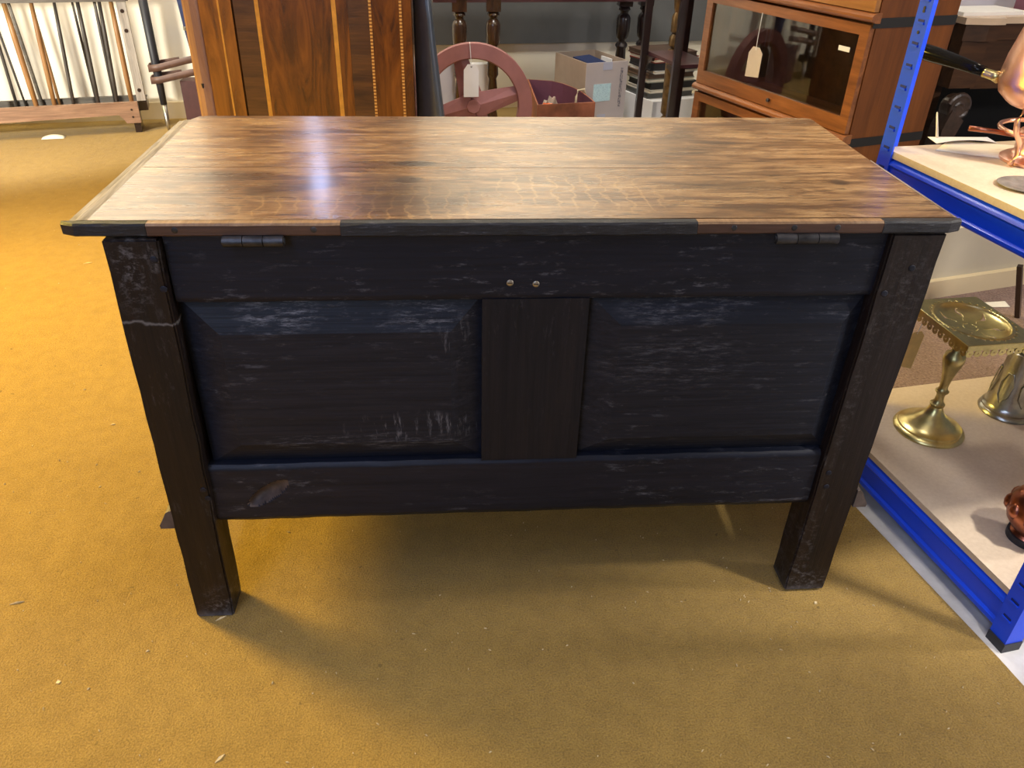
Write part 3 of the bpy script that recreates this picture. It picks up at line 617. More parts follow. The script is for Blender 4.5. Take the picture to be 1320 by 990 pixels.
# tankard
tk = thing('pewter_tankard', 'pewter tankard with engraved sides behind the brass stand', 'tankard', (1.735, 0.425, ZS1))
bm = lathe(bmesh.new(), [(0.058, 0), (0.060, 0.004), (0.058, 0.009), (0.054, 0.012), (0.055, 0.017), (0.051, 0.021), (0.049, 0.026), (0.0445, 0.055), (0.0405, 0.10), (0.038, 0.15), (0.0385, 0.156), (0.036, 0.158), (0.0345, 0.155), (0.037, 0.05), (0.03, 0.02)], 40)
smooth_angle(obj('body', bm, 'pewter', tk), 40)
for a in (2.6, 3.6, 4.6, 5.6):
    bm = bmesh.new(); ca, sa = math.cos(a), math.sin(a)
    tube(bm, [(ca * (0.0495 - z * 0.08) - sa * q, sa * (0.0495 - z * 0.08) + ca * q, z) for q, z in ((0, 0.035), (0.012, 0.055), (0.014, 0.085), (0.006, 0.11), (-0.006, 0.11), (-0.014, 0.085), (-0.012, 0.055))], 0.0016, 6, True)
    obj('engraved_cartouche', bm, 'pewter', tk, 0, True)
tube_pts = [(0.038 + 0.0, 0, 0.135), (0.065, 0, 0.135), (0.080, 0, 0.105), (0.076, 0, 0.065), (0.048, 0, 0.045)]
obj('handle', tube(bmesh.new(), tube_pts, 0.006, 8), 'pewter', tk, 0, True)
# copper pot on the lower shelf
cp = thing('copper_pot', 'round antique copper pot at the front of the lower shelf', 'pot', (1.520, 0.010, ZS1))
bm = lathe(bmesh.new(), [(0.034, 0.0), (0.037, 0.010), (0.030, 0.018), (0.036, 0.024), (0.050, 0.042), (0.056, 0.062), (0.054, 0.082), (0.043, 0.100), (0.030, 0.110), (0.027, 0.122), (0.032, 0.128), (0.029, 0.129), (0.024, 0.112)], 40)
smooth_angle(obj('body', bm, 'copper_dark', cp), 40)
bm = lathe(bmesh.new(), [(0.0345, -0.0), (0.0385, 0.0), (0.0385, 0.012), (0.0375, 0.013)], 32); obj('foot_ring', bm, 'black_plastic', cp)
for a in range(10):                                             # embossed lobes round the shoulder
    t = 2 * PI * a / 10; bm = ball(bmesh.new(), (0.050 * math.cos(t), 0.050 * math.sin(t), 0.068), 0.012, 10, 1.4); obj('embossed_lobe', bm, 'copper_dark', cp, 0, True)
# copper kettle on its burner stand with long black handle
kt = thing('copper_chafing_pan', 'polished copper pan with a long black handle on a burner stand', 'pan', (1.560, 0.395, ZS2))
bm = lathe(bmesh.new(), [(0.052, 0), (0.066, 0.001), (0.067, 0.006), (0.060, 0.011), (0.050, 0.014), (0.046, 0.020), (0.047, 0.045), (0.050, 0.050), (0.046, 0.056), (0.030, 0.062)], 40)
smooth_angle(obj('burner', bm, 'copper', kt), 40)
bm = lathe(bmesh.new(), [(0.050, 0.102), (0.082, 0.100), (0.088, 0.104), (0.104, 0.118), (0.111, 0.142), (0.107, 0.180), (0.097, 0.225), (0.095, 0.240), (0.099, 0.244), (0.095, 0.247), (0.070, 0.262), (0.02, 0.275)], 48)
smooth_angle(obj('body', bm, 'copper', kt), 40)
for t in (3.5, 1.4, 5.6):
    c, s = math.cos(t), math.sin(t)
    obj('leg', tube(bmesh.new(), [(c * 0.090, s * 0.090, 0.103), (c * 0.102, s * 0.102, 0.085), (c * 0.094, s * 0.094, 0.065), (c * 0.075, s * 0.075, 0.045), (c * 0.068, s * 0.068, 0.020), (c * 0.078, s * 0.078, 0.003)], [0.005, 0.005, 0.0055, 0.005, 0.005, 0.006], 10), 'copper', kt, 0, True)
obj('stand_ring', tube(bmesh.new(), [(0.082 * math.cos(2 * PI * k / 32), 0.082 * math.sin(2 * PI * k / 32), 0.058) for k in range(32)], 0.0042, 8, True), 'copper', kt, 0, True)
obj('burner_handle', tube(bmesh.new(), [(-0.047, -0.005, 0.050), (-0.10, 0.012, 0.054), (-0.140, 0.025, 0.056)], [0.005, 0.0045, 0.005], 8), 'copper_dark', kt, 0, True)
obj('wick_lever', tube(bmesh.new(), [(-0.02 + 0.014 * math.cos(a), -0.055, 0.094 + 0.014 * math.sin(a)) for a in [k * PI / 6 for k in range(12)]], 0.0035, 8, True), 'copper', kt, 0, True)
hs = Vector((-0.094, 0.055, 0.140)); he = Vector((-0.176, 0.225, 0.160))
hp = [hs + (he - hs) * f + Vector((0, 0, 0.0)) for f in (0, 0.06, 0.14, 0.16)]
obj('ferrule', tube(bmesh.new(), hp, [0.011, 0.0085, 0.008, 0.0085], 14), 'brass', kt, 0, True)
hp = [hs + (he - hs) * f + Vector((0, 0, 0.002 * math.sin(f * PI))) for f in (0.16, 0.3, 0.5, 0.7, 0.85, 0.95, 1.0)]
obj('handle', tube(bmesh.new(), hp, [0.0088, 0.0105, 0.0125, 0.0145, 0.015, 0.013, 0.006], 18), 'ebony', kt, 0, True)
# flat dull pewter dishes
for k, (x, y, rx, ry, lab) in enumerate(((1.452, 0.252, 0.056, 0.048, 'dull grey pewter dish lying nearer the kettle on the upper shelf'), (1.500, 0.210, 0.056, 0.046, 'dull grey pewter dish overlapping its neighbour at the frame edge'))):
    bm = lathe(bmesh.new(), [(0.6, 0), (0.98, 0.0035), (1.0, 0.0050), (0.97, 0.0055), (0.6, 0.003)], 36)
    for v in bm.verts: v.co.x *= rx; v.co.y *= ry
    o = setp(obj('pewter_dish', bm, 'pewter_dull', None, 0, True), lab, 'dish'); o.location = (x, y, ZS2 + 0.0001 + 0.0060 * k)
# papers and stick on the upper shelf
def sheet(name, pts, z, mat, lab, cat, curl=None):
    bm = bmesh.new(); n = 8; rows = []
    for i in range(n + 1):
        f = i / n; a = Vector(pts[0]).lerp(Vector(pts[1]), f); b = Vector(pts[3]).lerp(Vector(pts[2]), f); r = []
        for j in range(n + 1):
            q = a.lerp(b, j / n); r.append(bm.verts.new((q.x, q.y, z + (curl(f, j / n) if curl else 0))))
        rows.append(r)
    for i in range(n):
        for j in range(n): bm.faces.new((rows[i][j], rows[i + 1][j], rows[i + 1][j + 1], rows[i][j + 1]))
    o = setp(obj(name, bm, mat, None, 0, True), lab, cat); md = o.modifiers.new('thick', 'SOLIDIFY'); md.thickness = 0.0008; md.offset = 1
    return o
sheet('paper_sheet', [(1.400, 0.470), (1.520, 0.405), (1.600, 0.500), (1.470, 0.545)], ZS2 + 0.0002, 'paper', 'cream paper sheet lying under the burner stand on the upper shelf', 'paper')
sheet('paper_sheet', [(1.425, 0.512), (1.555, 0.520), (1.560, 0.560), (1.432, 0.560)], ZS2 + 0.0016, 'white', 'curled white card at the back of the upper shelf', 'card', lambda a, b: 0.006 * (1 - b) * (1 - a) * a * 4)
obj_st = setp(obj('cream_stick', tube(bmesh.new(), [(1.447, 0.552, ZS2 + 0.004), (1.452, 0.585, ZS2 + 0.045)], [0.0030, 0.0015], 8), 'paper', None, 0, True), 'small tapered cream stick leaning at the back of the upper shelf', 'stick')

# black iron bar and paper scrap on the brown carpet
setp(obj('iron_bar', tube(bmesh.new(), [(2.224, 1.080, 0.004), (2.150, 1.060, 0.185)], 0.010, 4), 'dark', None, 0.001), 'black square bar standing on the brown carpet behind the tankard', 'bar')
sheet('paper_scrap', [(2.185, 1.150), (2.245, 1.150), (2.240, 1.175), (2.175, 1.185)], 0.002, 'paper', 'torn cream paper scrap lying on the brown carpet', 'paper', lambda a, b: 0.008 * a * b)

# ------------------------------------------------------------------ glazed bookcase (local: x along the front, y into its depth)
BO = Vector((1.766, 1.565, 0)); BA = Vector((-0.3303, 0.9439, 0))
brz = math.atan2(0.3303, 0.9439)
bk = thing('sectional_bookcase', 'glazed brown oak sectional bookcase with lift-up doors and black metal bands', 'bookcase', BO, None, brz)
# local +y = along the front away from the camera (world BA), local +x = depth (0.944, 0.330)
BL, BD = 0.86, 0.36
def part(nm, bm, mat, bev=0.0, par=None, lab=None):
    o = obj(nm, bm, mat, par or bk, bev)
    if lab: o['label'] = lab
    return o
part('plinth', box(0.01, BD, 0.0, BL, -0.008, 0.035), 'book_side', 0.004)
for si, (z0, z1) in enumerate(((0.0355, 0.3995), (0.40, 0.7695), (0.77, 1.135))):
    sec = part('side_panel', box(0.024, BD, 0.0, 0.020, z0 + 0.001, z1), 'book_side', 0.001)
    part('side_panel', box(0.024, BD, BL - 0.020, BL, z0 + 0.001, z1), 'book_side', 0.001)
    part('back_panel', box(BD - 0.012, BD - 0.001, 0.0205, BL - 0.0205, z0 + 0.001, z1), 'side_wood')  # darker wood puts the shade inside the case into the colour
    part('shelf', box(0.026, BD - 0.0125, 0.0205, BL - 0.0205, z0 + 0.001, z0 + 0.016), 'book_oak')
    bm = bmesh.new(); n = 7                        # rounded ledge under each door
    prism(bm, [(0.030, 0, z0 + 0.001), *[(0.016 - 0.024 * math.sin(PI * k / n), 0, z0 + 0.016 - 0.015 * math.cos(PI * k / n)) for k in range(n + 1)], (0.030, 0, z0 + 0.031)], (0, BL, 0))
    for v in bm.verts: v.co.y = -0.006 if v.co.y < 0.1 else BL + 0.006
    part('ledge', bm, 'book_oak')
    mt = 'book_oak_lit' if si == 2 else 'book_oak'
    dz0, dz1 = z0 + 0.0325, z1 - 0.004
    dr = part('door', box(0.004, 0.0235, 0.004, BL - 0.004, dz0, dz0 + (0.050 if si < 2 else 0.10)), mt, 0.002)   # bottom rail carries the rest of the door
    lo = dz0 + (0.0502 if si < 2 else 0.1002)
    part('door_stile', box(0.004, 0.0235, 0.004, 0.042, lo, dz1), mt, 0.002, dr)
    part('door_stile', box(0.004, 0.0235, BL - 0.042, BL - 0.004, lo, dz1), mt, 0.002, dr)
    part('door_rail', box(0.004, 0.0235, 0.0422, BL - 0.0422, dz1 - 0.032, dz1), mt, 0.002, dr)
    part('glass_pane', box(0.013, 0.016, 0.0424, BL - 0.0424, lo + 0.0002, dz1 - 0.0322), 'glass', 0, dr)
    bm = ball(bmesh.new(), (-0.004, BL * 0.46, dz0 + 0.026), 0.0075, 12); tube(bm, [(0.004, BL * 0.46, dz0 + 0.026), (-0.004, BL * 0.46, dz0 + 0.026)], 0.0035, 8)
    k = part('knob', bm, 'dark', 0, dr, 'small dark knob')
    if si > 0: part('metal_band', box(0.008, BD + 0.001, -0.0022, -0.0002, z0 - 0.013, z0 + 0.016), 'void', 0.0005, None, 'black metal band')
part('cornice', box(-0.012, BD + 0.004, -0.012, BL + 0.012, 1.1355, 1.175), 'book_side', 0.006)
# sticker inside the glass
part('sticker', box(0.0122, 0.0129, 0.075, 0.125, 0.675, 0.690), 'white', 0, None, 'small white sticker on the glass')
tg = thing('price_tag', 'pale price tag hanging on string against the bookcase glass', 'price tag', BO + BA * 0.508 + Vector((-0.9439, -0.3303, 0)) * 0.004, None, brz)
bm = bmesh.new(); prism(bm, [(0, -0.038, 0.522), (0, 0.038, 0.514), (0, 0.038, 0.598), (0, 0.018, 0.622), (0, -0.018, 0.622), (0, -0.038, 0.604)], (0.001, 0, 0)); obj('tag_card', bm, 'tag_buff', tg)
obj('string', tube(bmesh.new(), [(-0.0005, 0, 0.612), (-0.0012, 0.0, 0.65), (0.0006, 0.0, 0.7368)], 0.0012, 6), 'white', tg)
def china(x, y, lab):
    bm = lathe(bmesh.new(), [(0.016, 0), (0.020, 0.004), (0.012, 0.012), (0.020, 0.04), (0.022, 0.06), (0.012, 0.078), (0.011, 0.09), (0.015, 0.095), (0.010, 0.095)], 20)
    o = setp(obj('china_vase', bm, 'china', None, 0, True), lab, 'vase')
    w_ = BO + Vector((0.9439, 0.3303, 0)) * x + BA * y; o.location = (w_.x, w_.y, 0.0517); o.scale = (1, 1, 2.6)
china(0.10, 0.78, 'small pale china vase furthest into the lower section of the bookcase')
china(0.10, 0.70, 'small pale china vase nearer the knob in the lower section of the bookcase')

# ------------------------------------------------------------------ sideboard at the right
sd = thing('sideboard', 'dark carved sideboard with a pale cluttered top behind the blue shelving', 'sideboard', (2.33, 1.93, 0), None, PHI)
part2 = lambda nm, bm, mat, bev=0.0, lab=None: (lambda o: (o.__setitem__('label', lab) if lab else None, o)[1])(obj(nm, bm, mat, sd, bev))
bm = bmesh.new(); prism(bm, [(-0.02, 0.02, 0.722), (0.08, 0.0, 0.722), (0.135, 0.0, 0.722), (0.145, 0.03, 0.722), (1.1, 0.03, 0.722), (1.1, 0.55, 0.722), (-0.02, 0.55, 0.722)], (0, 0, 0.022)); part2('top', bm, 'side_top', 0.004)
bm = bmesh.new(); prism(bm, [(-0.005, 0.03, 0.665), (0.08, 0.012, 0.665), (0.127, 0.012, 0.665), (0.135, 0.042, 0.665), (1.09, 0.042, 0.665), (1.09, 0.54, 0.665), (-0.005, 0.54, 0.665)], (0, 0, 0.0565)); part2('frieze', bm, 'side_wood', 0.004)
part2('corner_pilaster', box(0.0, 0.112, 0.03, 0.09, 0.50, 0.6645), 'side_wood', 0.006)
part2('apron_panel', box(0.118, 1.08, 0.055, 0.085, 0.49, 0.6645), 'side_wood', 0.003)
part2('apron_bead', tube(bmesh.new(), [(0.121, 0.050, 0.50), (0.121, 0.050, 0.6645)], 0.006, 8), 'side_top')
part2('back_board', box(0.0, 1.09, 0.50, 0.53, 0.0, 0.6645), 'void')
part2('end_board', box(0.0, 0.03, 0.095, 0.495, 0.0, 0.6645), 'side_wood')
part2('lower_tier', box(0.035, 1.08, 0.10, 0.49, 0.0, 0.10), 'void')
# scroll-topped leg
bm = bmesh.new(); spiral = []
for k in range(30): a = k * 0.32; r = 0.052 * (1 - k / 36); spiral.append((0.045 + r * math.cos(PI * 0.9 - a), 0.0, 0.435 + r * math.sin(PI * 0.9 - a)))
tube(bm, spiral, 0.011, 8)
prism(bm, [(0.012, -0.012, 0.43), (0.075, -0.012, 0.39), (0.055, -0.012, 0.33), (0.045, -0.012, 0.2), (0.05, -0.012, 0.0), (-0.01, -0.012, 0.0), (-0.01, -0.012, 0.2), (-0.008, -0.012, 0.36)], (0, 0.07, 0))
lathe_b = lathe(bmesh.new(), [(0.044, -0.03), (0.046, -0.02), (0.046, 0.02), (0.044, 0.03)], 24)
bmesh.ops.rotate(lathe_b, verts=lathe_b.verts[:], cent=(0, 0, 0), matrix=Matrix.Rotation(PI / 2, 3, 'X')); bmesh.ops.translate(lathe_b, verts=lathe_b.verts[:], vec=(0.045, 0.022, 0.435))
part2('scroll_leg', bm, 'carved', 0, 'carved scroll-topped leg'); part2('scroll_boss', lathe_b, 'carved', 0.002)
# papers, tray on the sideboard
def on_side(x, y, z): v = Vector((x, y, 0)); return (2.33 + UX * x - UY * y, 1.93 + UY * x + UX * y, z)
bm = box(0.0, 0.30, 0.0, 0.16, 0, 0.012); o = setp(obj('paper_stack', bm, 'white', None, 0.002), 'loose stack of white papers on the left end of the sideboard', 'papers'); o.location = on_side(-0.005, 0.06, 0.7442); o.rotation_euler = (0, 0, PHI + 0.06)
bm = box(0.0, 0.5, 0.0, 0.20, 0, 0.05); o = setp(obj('grey_box', bm, 'tape', None, 0.006), 'pale grey flat box lying behind the papers on the sideboard', 'box'); o.location = on_side(0.02, 0.27, 0.7442); o.rotation_euler = (0, 0, PHI)
bm = box(0.0, 0.16, 0.0, 0.10, 0, 0.06); o = setp(obj('dark_case', bm, 'plum', None, 0.006), 'small dark case on the sideboard at the frame edge', 'case'); o.location = on_side(0.33, 0.10, 0.7442); o.rotation_euler = (0, 0, PHI - 0.05)

# ------------------------------------------------------------------ inlaid wardrobe behind the chest
wd = thing('inlaid_wardrobe', 'tall inlaid mahogany wardrobe with upright satinwood lines behind the chest', 'wardrobe', (0, 2.0, 0))
WH = 1.95
obj('carcase', box(-0.427, 0.340, 0.020, 0.48, 0.0, WH), 'mahog', wd, 0.004)
def vpart(nm, x0, x1, mat, y0=0.0, y1=0.0195, par=None, bev=0.0015, lab=None):
    o = obj(nm, box(x0, x1, y0, y1, 0.04, WH - 0.02), mat, par or wd, bev)
    if lab: o['label'] = lab
    return o
bm = bmesh.new(); prism(bm, [(-0.427, 0.0195, 0.04), (-0.427, 0.010, 0.04), (-0.418, 0.001, 0.04), (-0.400, -0.004, 0.04), (-0.380, -0.002, 0.04), (-0.371, 0.004, 0.04), (-0.371, 0.0195, 0.04)], (0, 0, WH - 0.06)); obj('stile', bm, 'edge_pink', wd, 0.001)['label'] = 'rounded paler stile'
vpart('side_veneer', -0.3705, -0.263, 'mahog2')
vpart('stringing', -0.309, -0.303, 'satinwood', -0.0006, -0.0001)
vpart('crossband', -0.256, -0.186, 'crossband')
vpart('stringing', -0.1855, -0.172, 'satinwood', -0.0003, 0.0195, None, 0)
vpart('door_panel', -0.1715, 0.070, 'mahog')
vpart('stringing', 0.0705, 0.0855, 'satinwood', -0.0003, 0.0195, None, 0)
vpart('side_veneer', 0.086, 0.125, 'mahog')
vpart('crossband', 0.1255, 0.195, 'crossband')
vpart('chequer_stringing', 0.1955, 0.2045, 'dotted', -0.0003, 0.0195, None, 0)
vpart('side_veneer', 0.205, 0.2985, 'mahog')
vpart('chequer_stringing', 0.299, 0.308, 'dotted', -0.0003, 0.0195, None, 0)
vpart('side_veneer', 0.3085, 0.340, 'mahog')
o = obj('added_mirror_plate', box(-0.055, -0.002, -0.004, -0.0005, 1.0, 1.62), 'mirror', wd, 0.001); o['label'] = 'narrow mirror plate added out of view on the door'  # added above the view to throw the tube lamp's streak onto the lid
# escutcheon on the stile
o = obj('keyhole', tube(bmesh.new(), [(-0.400, -0.005, 0.47), (-0.400, -0.005, 0.485)], [0.003, 0.005], 8), 'black_plastic', wd)
obj('cornice', box(-0.45, 0.362, -0.03, 0.50, WH + 0.0005, WH + 0.06), 'mahog', wd, 0.01)
# dark leaning board
bm = bmesh.new(); rows = []                        # cross-section bowed towards the viewer, lip along the outer edge
for z, xr in ((0.0, 0.483), (0.35, 0.447), (0.70, 0.411), (1.05, 0.374)):
    wv_ = xr - 0.343; sec = [(0.343, 2.12)] + [(0.343 + wv_ * f, 2.12 - 0.045 * math.sin(f * PI * 0.55)) for f in (0.12, 0.3, 0.5, 0.7, 0.86)] + [(xr - 0.004, 2.085), (xr, 2.095), (xr, 2.15), (0.343, 2.15)]
    rows.append([bm.verts.new((x, y, z)) for x, y in sec])
for a, b in zip(rows, rows[1:]):
    for k in range(len(a)): bm.faces.new((a[k], a[(k + 1) % len(a)], b[(k + 1) % len(a)], b[k]))
bm.faces.new(rows[0][::-1]); bm.faces.new(rows[-1])
o = setp(obj('leaning_board', bm, 'slab', None, 0.0, True), 'dark blue-grey board leaning against the side of the inlaid wardrobe', 'board')

# ------------------------------------------------------------------ red wheel with white tag
WC = Vector((0.576, 2.66, 0.262)); WR = 0.262
wh = thing('spoked_wheel', 'dull red painted wheel with four flat spokes standing behind the chest', 'wheel', (WC.x, WC.y, 0))
bm = bmesh.new(); n = 64; rings = []
for (r, y) in ((WR, -0.022), (WR, 0.022), (WR - 0.058, 0.022), (WR - 0.064, 0.012), (WR - 0.064, -0.012), (WR - 0.058, -0.022)):
    rings.append([bm.verts.new((r * math.cos(2 * PI * j / n), y, WC.z + r * math.sin(2 * PI * j / n))) for j in range(n)])
for q in range(6):
    A, Bq = rings[q], rings[(q + 1) % 6]
    for j in range(n): bm.faces.new((A[j], A[(j + 1) % n], Bq[(j + 1) % n], Bq[j]))
smooth_angle(obj('rim', bm, 'oxide', wh), 30)
for k in range(4):
    a = math.radians(16 + 90 * k); c, s = math.cos(a), math.sin(a); bm = bmesh.new()
    r0, r1 = 0.004, WR - 0.062; w0, w1 = 0.056, 0.032
    if k % 2: y = 0.006
    else: y = -0.006
    pts = []
    for (r, wq, yy) in ((r0, w0, y - 0.012), (r1, w1, y - 0.008)):
        pts.append([(r * c - s * q, yq, WC.z + r * s + c * q) for q, yq in ((-wq, yy + 0.010), (0, yy), (wq, yy + 0.010), (wq, yy + 0.018), (-wq, yy + 0.018))])
    A = [bm.verts.new(p) for p in pts[0]]; Bq = [bm.verts.new(p) for p in pts[1]]
    for j in range(5): bm.faces.new((A[j], A[(j + 1) % 5], Bq[(j + 1) % 5], Bq[j]))
    bm.faces.new(A[::-1]); bm.faces.new(Bq); obj('spoke', bm, 'oxide', wh)
bm = lathe(bmesh.new(), [(0.030, -0.009), (0.032, -0.008), (0.032, 0.018), (0.030, 0.020)], 8); bmesh.ops.rotate(bm, verts=bm.verts[:], cent=(0, 0, 0), matrix=Matrix.Rotation(PI / 2, 3, 'X')); bmesh.ops.translate(bm, verts=bm.verts[:], vec=(0, 0, WC.z)); obj('hub', bm, 'oxide', wh)
tg = thing('price_tag', 'large white price tag hanging on string from the red wheel', 'price tag', (0.566, 2.628, 0.430))
bm = bmesh.new(); prism(bm, [(-0.034, 0, -0.125), (0.032, 0, -0.123), (0.033, 0, -0.012), (0.018, 0, 0.012), (-0.016, 0, 0.012), (-0.033, 0, -0.012)], (0, 0.001, 0)); obj('tag_card', bm, 'white', tg)
bm = lathe(bmesh.new(), [(0.0035, 0), (0.0035, 0.0006)], 10); bmesh.ops.rotate(bm, verts=bm.verts[:], cent=(0, 0, 0), matrix=Matrix.Rotation(PI / 2, 3, 'X')); bmesh.ops.translate(bm, verts=bm.verts[:], vec=(0, -0.0002, 0.002)); obj('eyelet', bm, 'dark', tg)
obj('string', tube(bmesh.new(), [(0, -0.001, 0.002), (-0.003, 0.001, 0.05), (-0.006, 0.004, 0.0945), (-0.006, 0.03, 0.0965)], 0.0014, 6), 'white', tg)

# ------------------------------------------------------------------ red leather bin
bn = thing('leather_bin', 'open red leather waste bin with rounded corners beside the cardboard box', 'bin', (0, 0, 0))
def bin_outline(ins, z):
    P = [(0.870 + ins, 2.735 + ins), (1.150 - ins, 2.795 + ins)]
    P += [(1.138 - ins, 2.90), (1.122 - ins, 3.00), (1.095 - ins * 0.8, 3.10 - ins * 0.4), (1.055 - ins * 0.7, 3.19 - ins * 0.7), (1.00 - ins * 0.4, 3.255 - ins)]   # rounded far corner
    P.append((0.875 + ins, 3.29 - ins)); return [(x, y, z) for x, y in P]
bm = bmesh.new(); oo = [bm.verts.new(p) for p in bin_outline(0, 0.0)]; ot = [bm.verts.new(p) for p in bin_outline(0, 0.25)]
it = [bm.verts.new(p) for p in bin_outline(0.007, 0.25)]
n = len(oo)
for j in range(n):
    k = (j + 1) % n; bm.faces.new((oo[j], oo[k], ot[k], ot[j])); bm.faces.new((ot[j], ot[k], it[k], it[j]))
bm.faces.new(oo[::-1]); obj('shell', bm, 'leather_red', bn)
bm = bmesh.new(); it = [bm.verts.new(p) for p in bin_outline(0.0072, 0.2495)]; ib = [bm.verts.new(p) for p in bin_outline(0.0072, 0.01)]
for j in range(n): bm.faces.new((it[j], it[(j + 1) % n], ib[(j + 1) % n], ib[j]))
bm.faces.new(ib); obj('lining', bm, 'plum', bn)
obj('rope_handle', tube(bmesh.new(), [(1.085, 2.965, 0.19), (1.085, 2.97, 0.235), (1.095, 2.98, 0.262), (1.125, 2.99, 0.266), (1.134, 2.99, 0.24)], 0.006, 8), 'skirt', bn, 0, True)
for (x, y, mat, lab, cat) in ((0.935, 2.85, 'satinwood', 'crumpled orange wrapper inside the red bin', 'wrapper'), (0.965, 2.98, 'card', 'crumpled buff paper bag inside the red bin', 'paper bag')):
    bm = bmesh.new(); bmesh.ops.create_icosphere(bm, subdivisions=3, radius=0.042)
    for v in bm.verts: v.co *= 1 + random.uniform(-0.22, 0.22); v.co.z *= 2.2
    o = setp(obj('crumpled_' + cat.replace(' ', '_'), bm, mat), lab, cat); o.location = (x, y, 0.135)
M['orange'] = plain('orange_print', (0.85, 0.16, 0.04), 0.5, 0, 0.3, 30)
for o in bpy.data.objects:
    if o.name.startswith('crumpled_wrapper'): o.data.materials[0] = M['orange']

# ------------------------------------------------------------------ cardboard box
cb = thing('cardboard_box', 'open cardboard box with a pale blue printed label by the back wall', 'box', (1.149, 3.10, -0.008), None, math.atan2(0.087, 0.215))
BXW, BXD, BXH = 0.243, 0.318, 0.372; t = 0.005
obj('front_panel', box(0, BXW, 0, t, 0, BXH), 'card_front', cb)
obj('back_panel', box(0, BXW, BXD - t, BXD, 0, BXH), 'card', cb)
obj('side_panel', box(0, t, t + 0.0002, BXD - t - 0.0002, 0, BXH), 'card', cb); obj('side_panel', box(BXW - t, BXW, t + 0.0002, BXD - t - 0.0002, 0, BXH), 'card', cb)
obj('bottom_panel', box(t + 0.0002, BXW - t - 0.0002, t + 0.0002, BXD - t - 0.0002, 0, t), 'card_dark', cb)
obj('label', box(0.048, 0.150, -0.0012, -0.0002, 0.185, 0.270), 'label', cb)['label'] = 'pale blue printed label'
obj('tape', box(0.095, 0.150, -0.0010, -0.0002, 0.335, BXH), 'tape', cb); obj('tape', box(0.08, 0.130, -0.0010, -0.0002, 0.02, 0.12), 'tape', cb)
obj('print', box(0.200, 0.216, -0.0008, -0.0002, 0.15, 0.34), 'glyph', cb)['label'] = 'upright line of stamped print'
obj('sticker', box(-0.0012, -0.0002, 0.12, 0.23, 0.15, 0.235), 'tape', cb)['label'] = 'pale sticker'
cbm = cb.matrix_basis.copy()
def on_box(x, y, z): return Matrix.Translation(cb.location) @ Matrix.Rotation(math.atan2(0.087, 0.215), 4, 'Z') @ Vector((x, y, z))
o = setp(obj('navy_cloth_bundle', bmesh.ops.create_cube(bm := bmesh.new(), size=1) and bm, 'navy', None, 0.12), 'folded navy blue cloth inside the cardboard box', 'cloth'); o.scale = (0.15, 0.20, 0.34); o.location = on_box(0.105, 0.16, 0.19); o.rotation_euler = (0.12, 0.0, 0.6)
bm = box(-0.003, 0.003, -0.05, 0.05, 0, 0.35); o = setp(obj('white_folder', bm, 'white'), 'white card folder standing inside the cardboard box', 'folder'); o.location = on_box(0.222, 0.17, 0.010); o.rotation_euler = (0, 0, 0.38)

# ------------------------------------------------------------------ turned-leg table by the wall
tb = thing('gateleg_table', 'dark turned-leg table standing along the back wall', 'table', (0, 0, 0))
def turned(x, y, h, mat, nm='leg'):
    bm = bmesh.new(); bx(bm, x - 0.036, x + 0.036, y - 0.036, y + 0.036, h - 0.12, h)
    lathe(bm, [(0.022, h - 0.12), (0.030, h - 0.130), (0.032, h - 0.138), (0.022, h - 0.146), (0.020, h - 0.155), (0.033, h - 0.168), (0.037, h - 0.185), (0.036, h - 0.25), (0.032, h - 0.275), (0.022, h - 0.285), (0.020, h - 0.295), (0.032, h - 0.308), (0.034, h - 0.318), (0.026, h - 0.33), (0.030, h - 0.42), (0.020, h - 0.44), (0.033, 0.12), (0.02, 0.10), (0.03, 0.05), (0.02, 0.0)], 20, (x, y, -0.008 if False else 0.0))
    return smooth_angle(obj(nm, bm, mat, tb), 40)
turned(0.528, 3.30, 0.685, 'dark2'); turned(0.697, 3.325, 0.685, 'dark2'); turned(1.415, 3.60, 0.685, 'dark'); turned(1.54, 3.65, 0.685, 'dark')
bm = bmesh.new(); prism(bm, [(0.40, 3.245, 0.607), (1.50, 3.43, 0.607), (1.496, 3.455, 0.607), (0.396, 3.27, 0.607)], (0, 0, 0.078)); obj('apron', bm, 'purple_wood', tb, 0.002)
bm = bmesh.new(); prism(bm, [(0.36, 3.19, 0.6855), (1.62, 3.40, 0.6855), (1.57, 3.70, 0.6855), (0.31, 3.49, 0.6855)], (0, 0, 0.022)); obj('tabletop', bm, 'purple_wood', tb, 0.004)
# packaging card behind the wheel, under the table
o = setp(obj('white_carton', box(-0.075, 0.075, -0.03, 0.03, 0, 0.30), 'white', None, 0.003), 'white carton standing between the turned table legs', 'carton'); o.location = (0.625, 3.42, 0.0); o.rotation_euler = (0, 0, PHI)
o = setp(obj('printed_carton', box(-0.06, 0.06, -0.03, 0.03, 0, 0.33), 'tape', None, 0.003), 'narrow grey carton half hidden by the leaning dark board', 'carton'); o.location = (0.44, 3.36, 0.0); o.rotation_euler = (0, 0, PHI)

